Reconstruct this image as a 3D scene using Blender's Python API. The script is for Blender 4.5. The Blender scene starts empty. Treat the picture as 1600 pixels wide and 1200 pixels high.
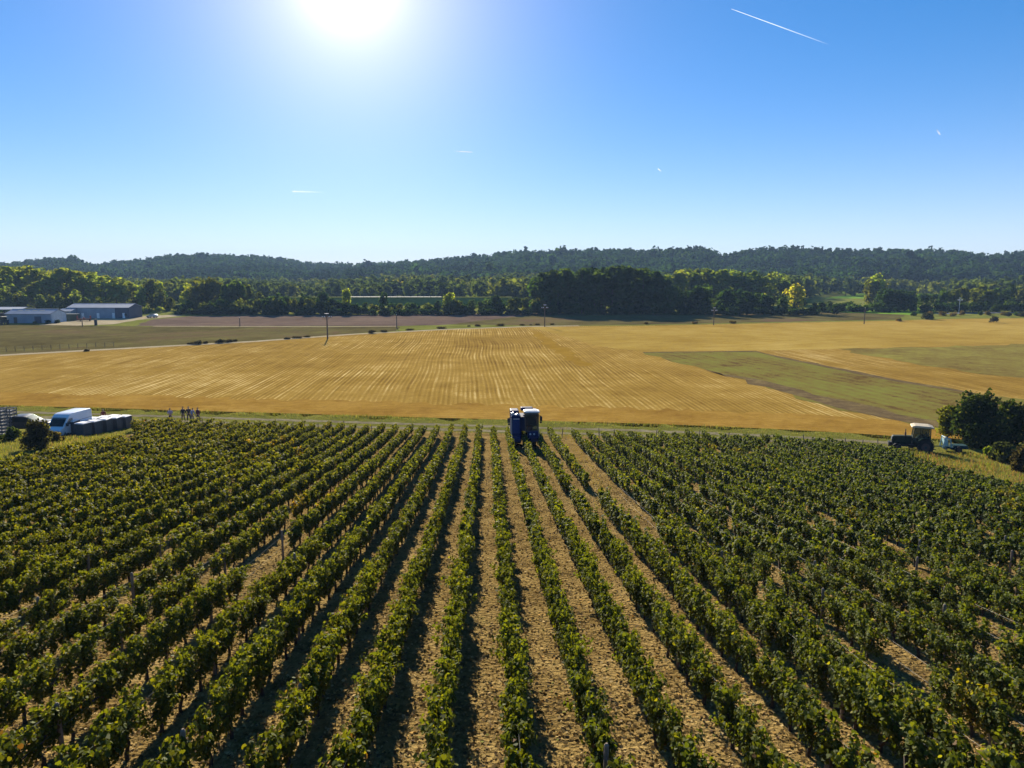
import bpy, bmesh, math, random
import numpy as np
from mathutils import Vector, Matrix, Euler
R = math.radians
scene = bpy.context.scene
COL = scene.collection
rng = np.random.default_rng(7)
random.seed(7)

# ------------------------------------------------------------------ camera
CAM_H, PITCH, F = 18.0, R(8.95), 1111.0          # metres, down, focal length in photo pixels (1600 wide)
cam_d = bpy.data.cameras.new("camera")
cam_d.sensor_width = 36.0
cam_d.lens = 36.0 * F / 1600.0
cam_d.clip_start, cam_d.clip_end = 0.5, 90000.0
cam = bpy.data.objects.new("camera", cam_d)
COL.objects.link(cam)
cam.location = (0, 0, CAM_H)
cam.rotation_euler = (R(90) - PITCH, 0, 0)
scene.camera = cam

# ------------------------------------------------------------------ sky, sun, exposure
SUN_EL, SUN_AZ = R(20.5), R(-12.1)                # azimuth from +Y, positive to the right
SUN_DIR = Vector((math.sin(SUN_AZ) * math.cos(SUN_EL), math.cos(SUN_AZ) * math.cos(SUN_EL), math.sin(SUN_EL)))
world = bpy.data.worlds.new("World")
scene.world = world
world.use_nodes = True
wn, wl = world.node_tree.nodes, world.node_tree.links
wn.clear()
w_out = wn.new("ShaderNodeOutputWorld")
w_bg = wn.new("ShaderNodeBackground")
sky = wn.new("ShaderNodeTexSky")
sky.sky_type = 'NISHITA'
sky.sun_disc = False
sky.sun_elevation = SUN_EL
sky.sun_rotation = SUN_AZ % (2 * math.pi)
sky.altitude = 100.0
sky.air_density = 0.55
sky.dust_density = 0.0
sky.ozone_density = 3.2
SKY_STRENGTH = 0.098
tc = wn.new("ShaderNodeTexCoord")
def w_math(op, a, b):
    n = wn.new("ShaderNodeMath"); n.operation = op
    for i, v in enumerate((a, b)):
        if isinstance(v, (int, float)): n.inputs[i].default_value = v
        else: wl.new(v, n.inputs[i])
    return n.outputs[0]
hsv = wn.new("ShaderNodeHueSaturation")
hsv.inputs['Saturation'].default_value = 1.5
gam = wn.new("ShaderNodeGamma"); gam.inputs['Gamma'].default_value = 0.7       # evens out the range between zenith and horizon
wl.new(sky.outputs[0], gam.inputs['Color'])
wl.new(gam.outputs[0], hsv.inputs['Color'])
# the sun's own glare: the bright aureole of sky round the sun (sun_disc is off)
dot = wn.new("ShaderNodeVectorMath"); dot.operation = 'DOT_PRODUCT'
dot.inputs[1].default_value = SUN_DIR
wl.new(tc.outputs['Generated'], dot.inputs[0])
d0 = w_math('MAXIMUM', dot.outputs['Value'], 0.0)
glow = w_math('MULTIPLY', w_math('POWER', d0, 900.0), 3.0)
glow = w_math('ADD', glow, w_math('MULTIPLY', w_math('POWER', d0, 170.0), 1.5))
glow = w_math("ADD", glow, w_math("MULTIPLY", w_math("POWER", d0, 45.0), 1.55))
glow = w_math("ADD", glow, w_math("MULTIPLY", w_math("POWER", d0, 9.0), 0.42))
gl_c = wn.new("ShaderNodeMix"); gl_c.data_type = 'RGBA'; gl_c.blend_type = 'MULTIPLY'; gl_c.inputs[0].default_value = 1.0
gl_c.inputs[6].default_value = (1.14, 0.92, 0.9, 1)
wl.new(glow, gl_c.inputs[7])
addc = wn.new("ShaderNodeMix"); addc.data_type = 'RGBA'; addc.blend_type = 'ADD'; addc.inputs[0].default_value = 1.0
skt = wn.new("ShaderNodeMix"); skt.data_type = 'RGBA'; skt.blend_type = 'MULTIPLY'; skt.inputs[0].default_value = 1.0
skt.inputs[7].default_value = (0.92, 1.0, 1.08, 1)
wl.new(hsv.outputs[0], skt.inputs[6])
sz = wn.new("ShaderNodeSeparateXYZ"); wl.new(tc.outputs['Generated'], sz.inputs[0])      # dusty cream air low over the horizon
low = w_math('POWER', 2.718, w_math('MULTIPLY', w_math('MAXIMUM', sz.outputs['Z'], 0.0), -11.0))
lowm = wn.new("ShaderNodeMix"); lowm.data_type = 'RGBA'; lowm.inputs[7].default_value = (3.5, 3.45, 3.35, 1)
wl.new(w_math('MULTIPLY', low, 0.85), lowm.inputs[0]); wl.new(skt.outputs[2], lowm.inputs[6])
wl.new(lowm.outputs[2], addc.inputs[6]); wl.new(gl_c.outputs[2], addc.inputs[7])
wl.new(addc.outputs[2], w_bg.inputs['Color'])
w_bg.inputs['Strength'].default_value = SKY_STRENGTH
wl.new(w_bg.outputs[0], w_out.inputs['Surface'])

sun_d = bpy.data.lights.new("sun", 'SUN')
sun_d.energy = 5.0
sun_d.angle = R(0.53)
sun_d.color = (1.0, 0.89, 0.70)
sun = bpy.data.objects.new("sun", sun_d)
COL.objects.link(sun)
sun.rotation_euler = (-SUN_DIR).to_track_quat('-Z', 'Y').to_euler()
sun.location = (0, 0, 200)

vs = scene.view_settings
vs.view_transform = 'Standard'; vs.look = 'None'; vs.gamma = 1.0; vs.use_curve_mapping = False
vs.exposure = 1.35
scene.cycles.max_bounces = 6
scene.cycles.diffuse_bounces = 3
scene.cycles.transmission_bounces = 4
scene.cycles.transparent_max_bounces = 8
scene.cycles.volume_bounces = 0
scene.cycles.use_denoising = True
scene.cycles.caustics_reflective = False
scene.cycles.caustics_refractive = False

# ------------------------------------------------------------------ helpers: pixels, terrain
SP, CP = math.sin(PITCH), math.cos(PITCH)
def ray(px, py):
    cx, cy = (px - 800.0) / F, (600.0 - py) / F
    return Vector((cx, CP + cy * SP, -SP + cy * CP))
def track_y(x): return 80.5 - 0.14 * x - 0.0036 * np.clip(np.asarray(x, float) - 15, 0, 50) ** 2            # centre line of the farm track at the foot of the slope
def slope_z(d):                                   # height of the ground d metres on the camera's side of the track
    u = np.clip(np.asarray(d, float) - 2.0, 0.0, 190.0)
    v = np.minimum(u, 95.0)
    return 0.095 * v + 0.0005 * v * v + (u - v) * 0.03
def ground_z(x, y): return slope_z(track_y(np.asarray(x, float)) - np.asarray(y, float))
def at(px, py, z=None):                           # where the photo's pixel meets the ground
    d = ray(px, py)
    if z is not None or py < 650:
        z = z or 0.0
        t = (z - CAM_H) / d.z
        return Vector((d.x * t, d.y * t, z))
    t, step = 4.0, 0.05
    while t < 400:
        x, y, zz = d.x * t, d.y * t, CAM_H + d.z * t
        if zz <= float(ground_z(x, y)): break
        t += step
    return Vector((d.x * t, d.y * t, float(ground_z(d.x * t, d.y * t))))
def project(x, y, z):                             # arrays -> photo pixels and camera depth
    x, y, z = np.asarray(x, float), np.asarray(y, float), np.asarray(z, float) - CAM_H
    dep = y * CP - z * SP
    up = y * SP + z * CP
    dep_s = np.where(dep > 0.1, dep, 0.1)
    return 800 + F * x / dep_s, 600 - F * up / dep_s, dep
def in_poly(px, py, poly):
    inside = np.zeros(np.shape(px), bool)
    n = len(poly)
    for i in range(n):
        x1, y1 = poly[i]; x2, y2 = poly[(i + 1) % n]
        if y1 == y2: continue
        c = ((y1 > py) != (y2 > py)) & (px < (x2 - x1) * (py - y1) / (y2 - y1) + x1)
        inside ^= c
    return inside

# ------------------------------------------------------------------ helpers: objects
def tag(o, label=None, cat=None, group=None, kind=None):
    if label: o["label"] = label
    if cat: o["category"] = cat
    if group: o["group"] = group
    if kind: o["kind"] = kind
    return o
def empty(name, loc=(0, 0, 0), rz=0.0, label=None, cat=None, group=None):
    o = bpy.data.objects.new(name, None)
    o.empty_display_size = 0.3
    COL.objects.link(o)
    o.location = loc; o.rotation_euler = (0, 0, rz)
    return tag(o, label, cat, group)
def link(name, me, mat=None, parent=None):
    o = bpy.data.objects.new(name, me)
    COL.objects.link(o)
    if mat and not me.materials: me.materials.append(mat)
    if parent: o.parent = parent
    return o
def copy_tree(o, parent=None):
    c = o.copy(); COL.objects.link(c)
    if parent: c.parent = parent
    for ch in o.children: copy_tree(ch, c)
    return c

class MB:
    """collects boxes, bars, tubes, lathes and prisms, then builds ONE mesh object"""
    def __init__(self): self.bm = bmesh.new()
    def box(self, c, s, rot=(0, 0, 0), bev=0.0):
        m = Matrix.Translation(c) @ Euler(rot).to_matrix().to_4x4() @ Matrix.Diagonal((s[0], s[1], s[2], 1))
        r = bmesh.ops.create_cube(self.bm, size=1.0, matrix=m)
        if bev > 0:
            es = list({e for v in r['verts'] for e in v.link_edges})
            bmesh.ops.bevel(self.bm, geom=es, offset=bev, segments=2, affect='EDGES', profile=0.6)
        return self
    def cyl(self, a, b, r1, r2=None, seg=12):
        a, b = Vector(a), Vector(b); r2 = r1 if r2 is None else r2
        q = (b - a).to_track_quat('Z', 'Y').to_matrix().to_4x4()
        bmesh.ops.create_cone(self.bm, cap_ends=True, segments=seg, radius1=r1, radius2=r2, depth=(b - a).length,
                              matrix=Matrix.Translation((a + b) / 2) @ q)
        return self
    def tube(self, pts, r, seg=6):
        for a, b in zip(pts[:-1], pts[1:]):
            self.cyl(a, b, r, r, seg)
        return self
    def prism(self, prof, axis, lo, hi, bev=0.0):
        """extrude the 2-D outline prof along axis ('x': prof is (y,z); 'y': (x,z); 'z': (x,y))"""
        def P(u, v, w): return {'x': (w, u, v), 'y': (u, w, v), 'z': (u, v, w)}[axis]
        A = [self.bm.verts.new(P(u, v, lo)) for u, v in prof]
        B = [self.bm.verts.new(P(u, v, hi)) for u, v in prof]
        n = len(prof); fs = [self.bm.faces.new(A), self.bm.faces.new(B[::-1])]
        for i in range(n):
            fs.append(self.bm.faces.new((A[i], B[i], B[(i + 1) % n], A[(i + 1) % n])))
        bmesh.ops.recalc_face_normals(self.bm, faces=fs)
        if bev > 0:
            es = list({e for f in fs for e in f.edges})
            bmesh.ops.bevel(self.bm, geom=es, offset=bev, segments=2, affect='EDGES', profile=0.6)
        return self
    def lathe(self, prof, c, axis='x', seg=24):
        """revolve (radius, offset) pairs round an axis through c"""
        rings = []
        for r, h in prof:
            ring = []
            for i in range(seg):
                a = 2 * math.pi * i / seg
                u, v = r * math.cos(a), r * math.sin(a)
                p = {'x': (h, u, v), 'y': (u, h, v), 'z': (u, v, h)}[axis]
                ring.append(self.bm.verts.new(Vector(p) + Vector(c)))
            rings.append(ring)
        fs = []
        for A, B in zip(rings[:-1], rings[1:]):
            for i in range(seg):
                fs.append(self.bm.faces.new((A[i], A[(i + 1) % seg], B[(i + 1) % seg], B[i])))
        fs.append(self.bm.faces.new(rings[0])); fs.append(self.bm.faces.new(rings[-1][::-1]))
        bmesh.ops.recalc_face_normals(self.bm, faces=fs)
        return self
    def poly(self, pts):
        self.bm.faces.new([self.bm.verts.new(p) for p in pts]); return self
    def build(self, name, mat, parent=None, smooth=False):
        me = bpy.data.meshes.new(name)
        self.bm.to_mesh(me); self.bm.free()
        if smooth:
            for p in me.polygons: p.use_smooth = True
        return link(name, me, mat, parent)

def np_mesh(name, verts, faces_flat, counts, cols=None):
    """mesh from arrays; faces_flat: vertex indices, counts: corners per face, cols: RGB per face"""
    me = bpy.data.meshes.new(name)
    nv, nl, nf = len(verts), len(faces_flat), len(counts)
    me.vertices.add(nv); me.loops.add(nl); me.polygons.add(nf)
    me.vertices.foreach_set("co", np.ascontiguousarray(verts, np.float32).ravel())
    me.loops.foreach_set("vertex_index", np.ascontiguousarray(faces_flat, np.int32))
    st = np.zeros(nf, np.int32); st[1:] = np.cumsum(counts)[:-1]
    me.polygons.foreach_set("loop_start", st)
    if cols is not None:
        a = me.attributes.new("leaf_col", 'FLOAT_COLOR', 'FACE')
        c4 = np.ones((nf, 4), np.float32); c4[:, :3] = cols
        a.data.foreach_set("color", c4.ravel())
    me.update(calc_edges=True)
    return me

def blades(c, n, size, shape, roll=None, fold=0.0):
    """c (N,3) centres, n (N,3) normals, size (N,), shape (K,2) outline -> verts, flat, counts"""
    N, K = len(c), len(shape)
    n = n / np.maximum(np.linalg.norm(n, axis=1, keepdims=True), 1e-6)
    ref = np.tile(np.array([0, 0, 1.0]), (N, 1)); ref[np.abs(n[:, 2]) > 0.95] = (1, 0, 0)
    u = np.cross(ref, n); u /= np.linalg.norm(u, axis=1, keepdims=True)
    v = np.cross(n, u)
    if roll is None: roll = rng.uniform(0, 2 * math.pi, N)
    cr, sr = np.cos(roll)[:, None], np.sin(roll)[:, None]
    u, v = u * cr + v * sr, v * cr - u * sr
    S = np.asarray(shape, float)
    V = c[:, None, :] + size[:, None, None] * (S[None, :, 0, None] * u[:, None, :] + S[None, :, 1, None] * v[:, None, :]
        + fold * np.abs(S[None, :, 0, None]) * n[:, None, :])
    return V.reshape(-1, 3), np.arange(N * K), np.full(N, K)
QUAD = [(-.5, -.36), (.42, -.5), (.5, .4), (-.38, .5)]
CLUMP = [(-.5, -.2), (-.1, -.52), (.46, -.3), (.5, .25), (.05, .5), (-.44, .33)]
LEAF = [(0, -.5), (.34, -.42), (.5, -.02), (.3, .12), (.28, .34), (0, .55), (-.28, .34), (-.3, .12), (-.5, -.02), (-.34, -.42)]

def vnoise(p, seed=0):
    """cheap smooth value noise in [0,1], p (N,2 or 3)"""
    p = np.asarray(p, float)
    i = np.floor(p).astype(np.int64); f = p - i; f = f * f * (3 - 2 * f)
    D = p.shape[1]; out = 0
    for c in range(2 ** D):
        w = np.ones(len(p)); h = np.full(len(p), seed * 7919 + 13, np.int64)
        for k in range(D):
            b = (c >> k) & 1
            w = w * (f[:, k] if b else 1 - f[:, k])
            h = (h * 73856093) ^ ((i[:, k] + b) * (19349663 if k == 0 else 83492791 if k == 1 else 2654435))
            h = (h ^ (h >> 13)) * 1274126177 & 0x7fffffffffff
        out = out + w * ((h >> 9) % 10007) / 10007.0
    return out

# ------------------------------------------------------------------ helpers: materials
def new_mat(name):
    m = bpy.data.materials.new(name); m.use_nodes = True
    nt = m.node_tree; nt.nodes.clear()
    return m, nt.nodes, nt.links
def plain(name, col, rough=0.6, metal=0.0, var=0.12, scale=6.0, spec=0.4, bump=0.0, coat=0.0):
    """a painted / metal / rubber surface with grime: noise varies colour and gloss"""
    m, N, L = new_mat(name)
    out = N.new("ShaderNodeOutputMaterial"); b = N.new("ShaderNodeBsdfPrincipled")
    tcn = N.new("ShaderNodeTexCoord"); nz = N.new("ShaderNodeTexNoise")
    nz.inputs['Scale'].default_value = scale; nz.inputs['Detail'].default_value = 6
    L.new(tcn.outputs['Object'], nz.inputs['Vector'])
    r = N.new("ShaderNodeValToRGB")
    r.color_ramp.elements[0].position = 0.3; r.color_ramp.elements[1].position = 0.72
    r.color_ramp.elements[0].color = (*[c * (1 - var) for c in col], 1)
    r.color_ramp.elements[1].color = (*[min(1, c * (1 + var)) for c in col], 1)
    L.new(nz.outputs['Fac'], r.inputs[0]); L.new(r.outputs[0], b.inputs['Base Color'])
    b.inputs['Roughness'].default_value = rough; b.inputs['Metallic'].default_value = metal
    b.inputs['Specular IOR Level'].default_value = spec
    b.inputs['Coat Weight'].default_value = coat
    if bump:
        bp = N.new("ShaderNodeBump"); bp.inputs['Strength'].default_value = bump; bp.inputs['Distance'].default_value = 0.02
        L.new(nz.outputs['Fac'], bp.inputs['Height']); L.new(bp.outputs[0], b.inputs['Normal'])
    L.new(b.outputs[0], out.inputs['Surface'])
    return m
def glass_mat(name, tint=(0.02, 0.03, 0.035), alpha=0.55):
    m, N, L = new_mat(name)
    out = N.new("ShaderNodeOutputMaterial"); b = N.new("ShaderNodeBsdfPrincipled")
    b.inputs['Base Color'].default_value = (*tint, 1); b.inputs['Roughness'].default_value = 0.05
    tr = N.new("ShaderNodeBsdfTransparent"); tr.inputs[0].default_value = (0.7, 0.78, 0.76, 1)
    mx = N.new("ShaderNodeMixShader"); mx.inputs[0].default_value = alpha
    L.new(tr.outputs[0], mx.inputs[1]); L.new(b.outputs[0], mx.inputs[2]); L.new(mx.outputs[0], out.inputs['Surface'])
    return m
def leaf_mat(name, trans=0.5, tr_tint=(1.5, 1.35, 0.55), rough=0.45, spec=0.45, hue_var=True):
    """leaves: colour per leaf (attribute) times the plant's own tint (object colour), with light coming through"""
    m, N, L = new_mat(name)
    out = N.new("ShaderNodeOutputMaterial"); b = N.new("ShaderNodeBsdfPrincipled")
    at_ = N.new("ShaderNodeAttribute"); at_.attribute_name = "leaf_col"
    oi = N.new("ShaderNodeObjectInfo")
    mu = N.new("ShaderNodeMix"); mu.data_type = 'RGBA'; mu.blend_type = 'MULTIPLY'; mu.inputs[0].default_value = 1
    L.new(at_.outputs['Color'], mu.inputs[6]); L.new(oi.outputs['Color'], mu.inputs[7])
    L.new(mu.outputs[2], b.inputs['Base Color'])
    b.inputs['Roughness'].default_value = rough; b.inputs['Specular IOR Level'].default_value = spec
    t = N.new("ShaderNodeBsdfTranslucent")
    mt = N.new("ShaderNodeMix"); mt.data_type = 'RGBA'; mt.blend_type = 'MULTIPLY'; mt.inputs[0].default_value = 1
    mt.inputs[7].default_value = (*tr_tint, 1)
    L.new(mu.outputs[2], mt.inputs[6]); L.new(mt.outputs[2], t.inputs['Color'])
    mx = N.new("ShaderNodeMixShader"); mx.inputs[0].default_value = trans
    L.new(b.outputs[0], mx.inputs[1]); L.new(t.outputs[0], mx.inputs[2]); L.new(mx.outputs[0], out.inputs['Surface'])
    return m

# ================================================================== GROUND AND FIELDS
def earth(name, stops, scale=0.6, fine=9.0, bump=0.5, rough=0.95, stripe=None, patch=None, clods=None):
    """soil / stubble / grass: broad patches, fine grain and optional drill lines, all in world metres"""
    m, N, L = new_mat(name)
    out = N.new("ShaderNodeOutputMaterial"); b = N.new("ShaderNodeBsdfPrincipled")
    b.inputs['Roughness'].default_value = rough; b.inputs['Specular IOR Level'].default_value = 0.0
    geo = N.new("ShaderNodeNewGeometry")
    def noise(s, det=5, dist=0.0, vec=None):
        n = N.new("ShaderNodeTexNoise"); n.inputs['Scale'].default_value = s; n.inputs['Detail'].default_value = det
        n.inputs['Roughness'].default_value = 0.65; n.inputs['Distortion'].default_value = dist
        L.new(vec or geo.outputs['Position'], n.inputs['Vector']); return n.outputs['Fac']
    def math_(op, a, b_, c=None):
        n = N.new("ShaderNodeMath"); n.operation = op
        for i, v in enumerate((a, b_, c)):
            if v is None: continue
            if isinstance(v, (int, float)): n.inputs[i].default_value = v
            else: L.new(v, n.inputs[i])
        return n.outputs[0]
    big = noise(scale, 4, 0.3); small = noise(fine, 8); tiny = noise(fine * 3.7, 3)
    mid = noise(min(scale * 6.0, fine * 0.4), 6, 0.4)
    f = math_('ADD', math_('MULTIPLY', big, 0.38), math_('MULTIPLY', mid, 0.27))
    f = math_('ADD', f, math_('ADD', math_('MULTIPLY', small, 0.2), math_('MULTIPLY', tiny, 0.15)))
    f = math_('ADD', math_('MULTIPLY', f, 1.7), -0.35)
    height = math_('ADD', small, tiny)
    if stripe:                                    # drill lines: period, heading, strength, wander
        per, head, strength, wander = stripe
        mp = N.new("ShaderNodeMapping"); mp.inputs['Rotation'].default_value = (0, 0, head)
        L.new(geo.outputs['Position'], mp.inputs['Vector'])
        sx = N.new("ShaderNodeSeparateXYZ"); L.new(mp.outputs[0], sx.inputs[0])
        wob = math_('MULTIPLY', math_('SUBTRACT', noise(0.012, 2), 0.5), wander)
        wob2 = math_('MULTIPLY', math_('SUBTRACT', noise(0.2, 2), 0.5), 0.10)
        ph = math_('MULTIPLY', math_('ADD', math_('ADD', sx.outputs['X'], wob), wob2), 2 * math.pi / per)
        sn = math_('MULTIPLY', math_('SINE', ph, 0.0), strength * 0.3)
        cx = N.new("ShaderNodeCombineXYZ")             # streaks: noise stretched along the lines
        L.new(math_('MULTIPLY', math_('ADD', math_('ADD', sx.outputs['X'], wob), wob2), 1.35 / per), cx.inputs[0]); L.new(math_('MULTIPLY', sx.outputs['Y'], 0.022 / per), cx.inputs[1])
        st = noise(1.0, 3, 0.0, cx.outputs[0])
        sn = math_('ADD', sn, math_('MULTIPLY', math_('SUBTRACT', st, 0.5), strength * 2.2))
        fade_n = N.new("ShaderNodeMapRange"); fade_n.inputs['From Min'].default_value = 0.36; fade_n.inputs['From Max'].default_value = 0.62
        L.new(noise(0.022, 3), fade_n.inputs['Value'])
        sn = math_('MULTIPLY', sn, math_('ADD', math_('MULTIPLY', fade_n.outputs[0], 0.85), 0.25))   # lines come and go
        f = math_('ADD', f, sn); height = math_('ADD', height, math_('MULTIPLY', sn, 2.0))
    r = N.new("ShaderNodeValToRGB"); r.color_ramp.interpolation = 'LINEAR'
    el = r.color_ramp.elements
    while len(el) < len(stops): el.new(0.5)
    for e, (p, c) in zip(el, stops): e.position = p; e.color = (*c, 1)
    L.new(f, r.inputs[0]); colr = r.outputs[0]
    if patch:                                     # patches of another growth: colour, noise scale, threshold
        pc, ps, pt = patch
        pr = N.new("ShaderNodeMapRange"); pr.inputs['From Min'].default_value = pt; pr.inputs['From Max'].default_value = pt + 0.12
        L.new(math_('ADD', math_('MULTIPLY', noise(ps, 6, 0.6), 0.8), math_('MULTIPLY', small, 0.2)), pr.inputs['Value'])
        mx = N.new("ShaderNodeMix"); mx.data_type = 'RGBA'
        L.new(pr.outputs[0], mx.inputs[0]); L.new(colr, mx.inputs[6]); mx.inputs[7].default_value = (*pc, 1)
        colr = mx.outputs[2]
    L.new(colr, b.inputs['Base Color'])
    if clods:
        vo = N.new("ShaderNodeTexVoronoi"); vo.inputs['Scale'].default_value = clods
        L.new(geo.outputs['Position'], vo.inputs['Vector'])
        height = math_('ADD', height, math_('MULTIPLY', vo.outputs['Distance'], 1.2))
    bp = N.new("ShaderNodeBump"); bp.inputs['Strength'].default_value = bump; bp.inputs['Distance'].default_value = 0.12
    L.new(height, bp.inputs['Height']); L.new(bp.outputs[0], b.inputs['Normal'])
    L.new(b.outputs[0], out.inputs['Surface'])
    return m

M_soil = earth("vineyard_soil", [(0.3, (0.085, 0.056, 0.022)), (0.47, (0.205, 0.142, 0.052)), (0.62, (0.295, 0.21, 0.082)), (0.8, (0.39, 0.295, 0.135))],
               0.5, 5.0, 0.9, clods=7.0, patch=((0.13, 0.12, 0.03), 0.35, 0.60))
M_stub = earth("stubble", [(0.2, (0.16, 0.09, 0.018)), (0.45, (0.272, 0.17, 0.035)), (0.6, (0.345, 0.225, 0.054)), (0.88, (0.68, 0.52, 0.23))],
               0.03, 1.6, 0.7, stripe=(0.72, R(-3.5), 0.42, 4.0))
M_head = earth("stubble_headland", [(0.25, (0.18, 0.095, 0.018)), (0.5, (0.285, 0.168, 0.033)), (0.75, (0.4, 0.255, 0.06))],
               0.08, 1.8, 0.6, stripe=(1.1, R(98), 0.14, 3.0))
M_strw = earth("stubble_swath", [(0.25, (0.2, 0.115, 0.017)), (0.5, (0.265, 0.16, 0.023)), (0.75, (0.33, 0.21, 0.035))], 0.1, 1.8, 0.5)
M_far_stub = earth("far_stubble", [(0.25, (0.23, 0.14, 0.024)), (0.5, (0.325, 0.22, 0.047)), (0.75, (0.44, 0.32, 0.09))],
               0.02, 1.2, 0.5, stripe=(5.0, R(70), 0.08, 30.0))
M_catch = earth("green_catch_crop", [(0.34, (0.1, 0.06, 0.024)), (0.45, (0.17, 0.13, 0.036)), (0.56, (0.175, 0.165, 0.038)), (0.72, (0.19, 0.2, 0.04))],
               0.07, 1.5, 0.8, stripe=(2.2, R(-13.6), 0.16, 4.0), patch=((0.14, 0.18, 0.03), 0.07, 0.66))
M_catch2 = earth("browning_catch_crop", [(0.34, (0.13, 0.085, 0.028)), (0.5, (0.19, 0.155, 0.042)), (0.66, (0.25, 0.23, 0.05))], 0.05, 1.2, 0.7)
M_plough = earth("ploughed_soil", [(0.28, (0.09, 0.063, 0.05)), (0.5, (0.14, 0.1, 0.076)), (0.75, (0.2, 0.145, 0.105))],
               0.03, 1.0, 0.7, stripe=(2.5, R(85), 0.09, 6.0))
M_edge = earth("turned_earth", [(0.25, (0.08, 0.056, 0.032)), (0.5, (0.14, 0.1, 0.05)), (0.75, (0.22, 0.17, 0.07))], 0.3, 1.5, 1.0)
M_olive = earth("weedy_field", [(0.3, (0.06, 0.048, 0.02)), (0.5, (0.11, 0.092, 0.034)), (0.7, (0.16, 0.145, 0.045))],
               0.03, 0.9, 0.7, stripe=(3.0, R(51), 0.22, 15.0), patch=((0.13, 0.085, 0.05), 0.03, 0.52))
M_grass = earth("meadow_grass", [(0.25, (0.09, 0.095, 0.02)), (0.5, (0.16, 0.17, 0.035)), (0.75, (0.24, 0.24, 0.06))], 0.1, 2.0, 0.7)
M_bright = earth("bright_meadow", [(0.25, (0.11, 0.2, 0.02)), (0.6, (0.17, 0.29, 0.03)), (0.8, (0.22, 0.34, 0.05))], 0.05, 1.0, 0.4)
M_track = earth("pale_track", [(0.25, (0.24, 0.19, 0.11)), (0.5, (0.36, 0.3, 0.19)), (0.75, (0.48, 0.42, 0.3))], 0.3, 3.0, 0.4)
M_dirt = earth("dirt_track", [(0.3, (0.12, 0.1, 0.06)), (0.5, (0.19, 0.165, 0.1)), (0.7, (0.28, 0.245, 0.16))], 0.4, 3.0, 0.5)
M_verge = earth("grass_verge", [(0.25, (0.08, 0.085, 0.02)), (0.5, (0.15, 0.15, 0.03)), (0.75, (0.24, 0.22, 0.06))], 0.3, 3.0, 0.9)
M_hill = earth("forest_floor", [(0.3, (0.02, 0.03, 0.012)), (0.7, (0.04, 0.055, 0.02))], 0.02, 0.2, 0.2)

# one ground sheet: vineyard slope, flat valley, reaching past the hills
def axis(a):
    return np.unique(np.round(np.concatenate(a), 3))
gx = axis([np.linspace(-2400, -200, 30), np.linspace(-200, -90, 30), np.linspace(-90, 90, 151), np.linspace(90, 200, 30), np.linspace(200, 2400, 30)])
gy = axis([np.linspace(-150, -10, 40), np.linspace(-10, 96, 131), np.linspace(96, 140, 12), np.linspace(140, 2900, 60)])
GX, GY = np.meshgrid(gx, gy)
GZ = ground_z(GX, GY)
dd = track_y(GX) - GY
fade = np.clip((dd - 3) / 6, 0, 1)
und = vnoise(np.c_[GX.ravel() / 3.1, GY.ravel() / 3.1], 3).reshape(GX.shape) - 0.5
GZ = GZ + 0.10 * und * fade
V = np.c_[GX.ravel(), GY.ravel(), GZ.ravel()]
nx, ny = len(gx), len(gy)
I = np.arange(nx * ny).reshape(ny, nx)
Q = np.stack([I[:-1, :-1], I[:-1, 1:], I[1:, 1:], I[1:, :-1]], -1).reshape(-1, 4)
me = np_mesh("ground", V, Q.ravel(), np.full(len(Q), 4))
for p in me.polygons: p.use_smooth = True
g = tag(link("ground", me, M_soil), kind="structure")
g["label"] = "stony tan vineyard soil on the slope under the vines"

LAYER = [0]
def field(name, pix, mat, lift, label=None, world_pts=None, jag=0.0):
    """a flat field on the valley floor with its corners given where the photo shows them"""
    pts = world_pts or [at(x, y, 0.0) for x, y in pix]
    P = []
    for i, p in enumerate(pts):                   # ragged field edges
        q = pts[(i + 1) % len(pts)]
        n = max(1, int((Vector(q) - Vector(p)).length / 4.0)) if jag else 1
        n = min(n, 60)
        for k in range(n):
            w = Vector(p).lerp(Vector(q), k / n)
            if jag and k: w += Vector((random.uniform(-jag, jag), random.uniform(-jag, jag), 0))
            P.append((w.x, w.y, lift))
    bm = bmesh.new()
    f = bm.faces.new([bm.verts.new(p) for p in P])
    bmesh.ops.triangulate(bm, faces=[f])
    bmesh.ops.recalc_face_normals(bm, faces=bm.faces)
    if sum(f.normal.z for f in bm.faces) < 0: bmesh.ops.reverse_faces(bm, faces=bm.faces)
    me = bpy.data.meshes.new(name); bm.to_mesh(me); bm.free()
    o = link(name, me, mat)
    tag(o, label, None, None, "structure")
    return o
def off_track(x, d): return Vector((x, float(track_y(x)) - d, 0))
def strip_pts(x0, x1, d0, d1, n=40, wob=0.0):
    a = [off_track(x0 + (x1 - x0) * i / n, d0 + random.uniform(-wob, wob)) for i in range(n + 1)]
    b = [off_track(x1 + (x0 - x1) * i / n, d1 + random.uniform(-wob, wob)) for i in range(n + 1)]
    return a + b
# valley floor between vineyard and wood
field("valley_floor", None, M_grass, 0.01, "grass of the valley floor", world_pts=[Vector(p) for p in
      ((-1500, float(track_y(-200)) + 100, 0), (-200, float(track_y(-200)) - 1.0, 0), (120, float(track_y(120)) - 1.0, 0), (1500, 60, 0), (1500, 1500, 0), (-1500, 1500, 0))])
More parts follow.
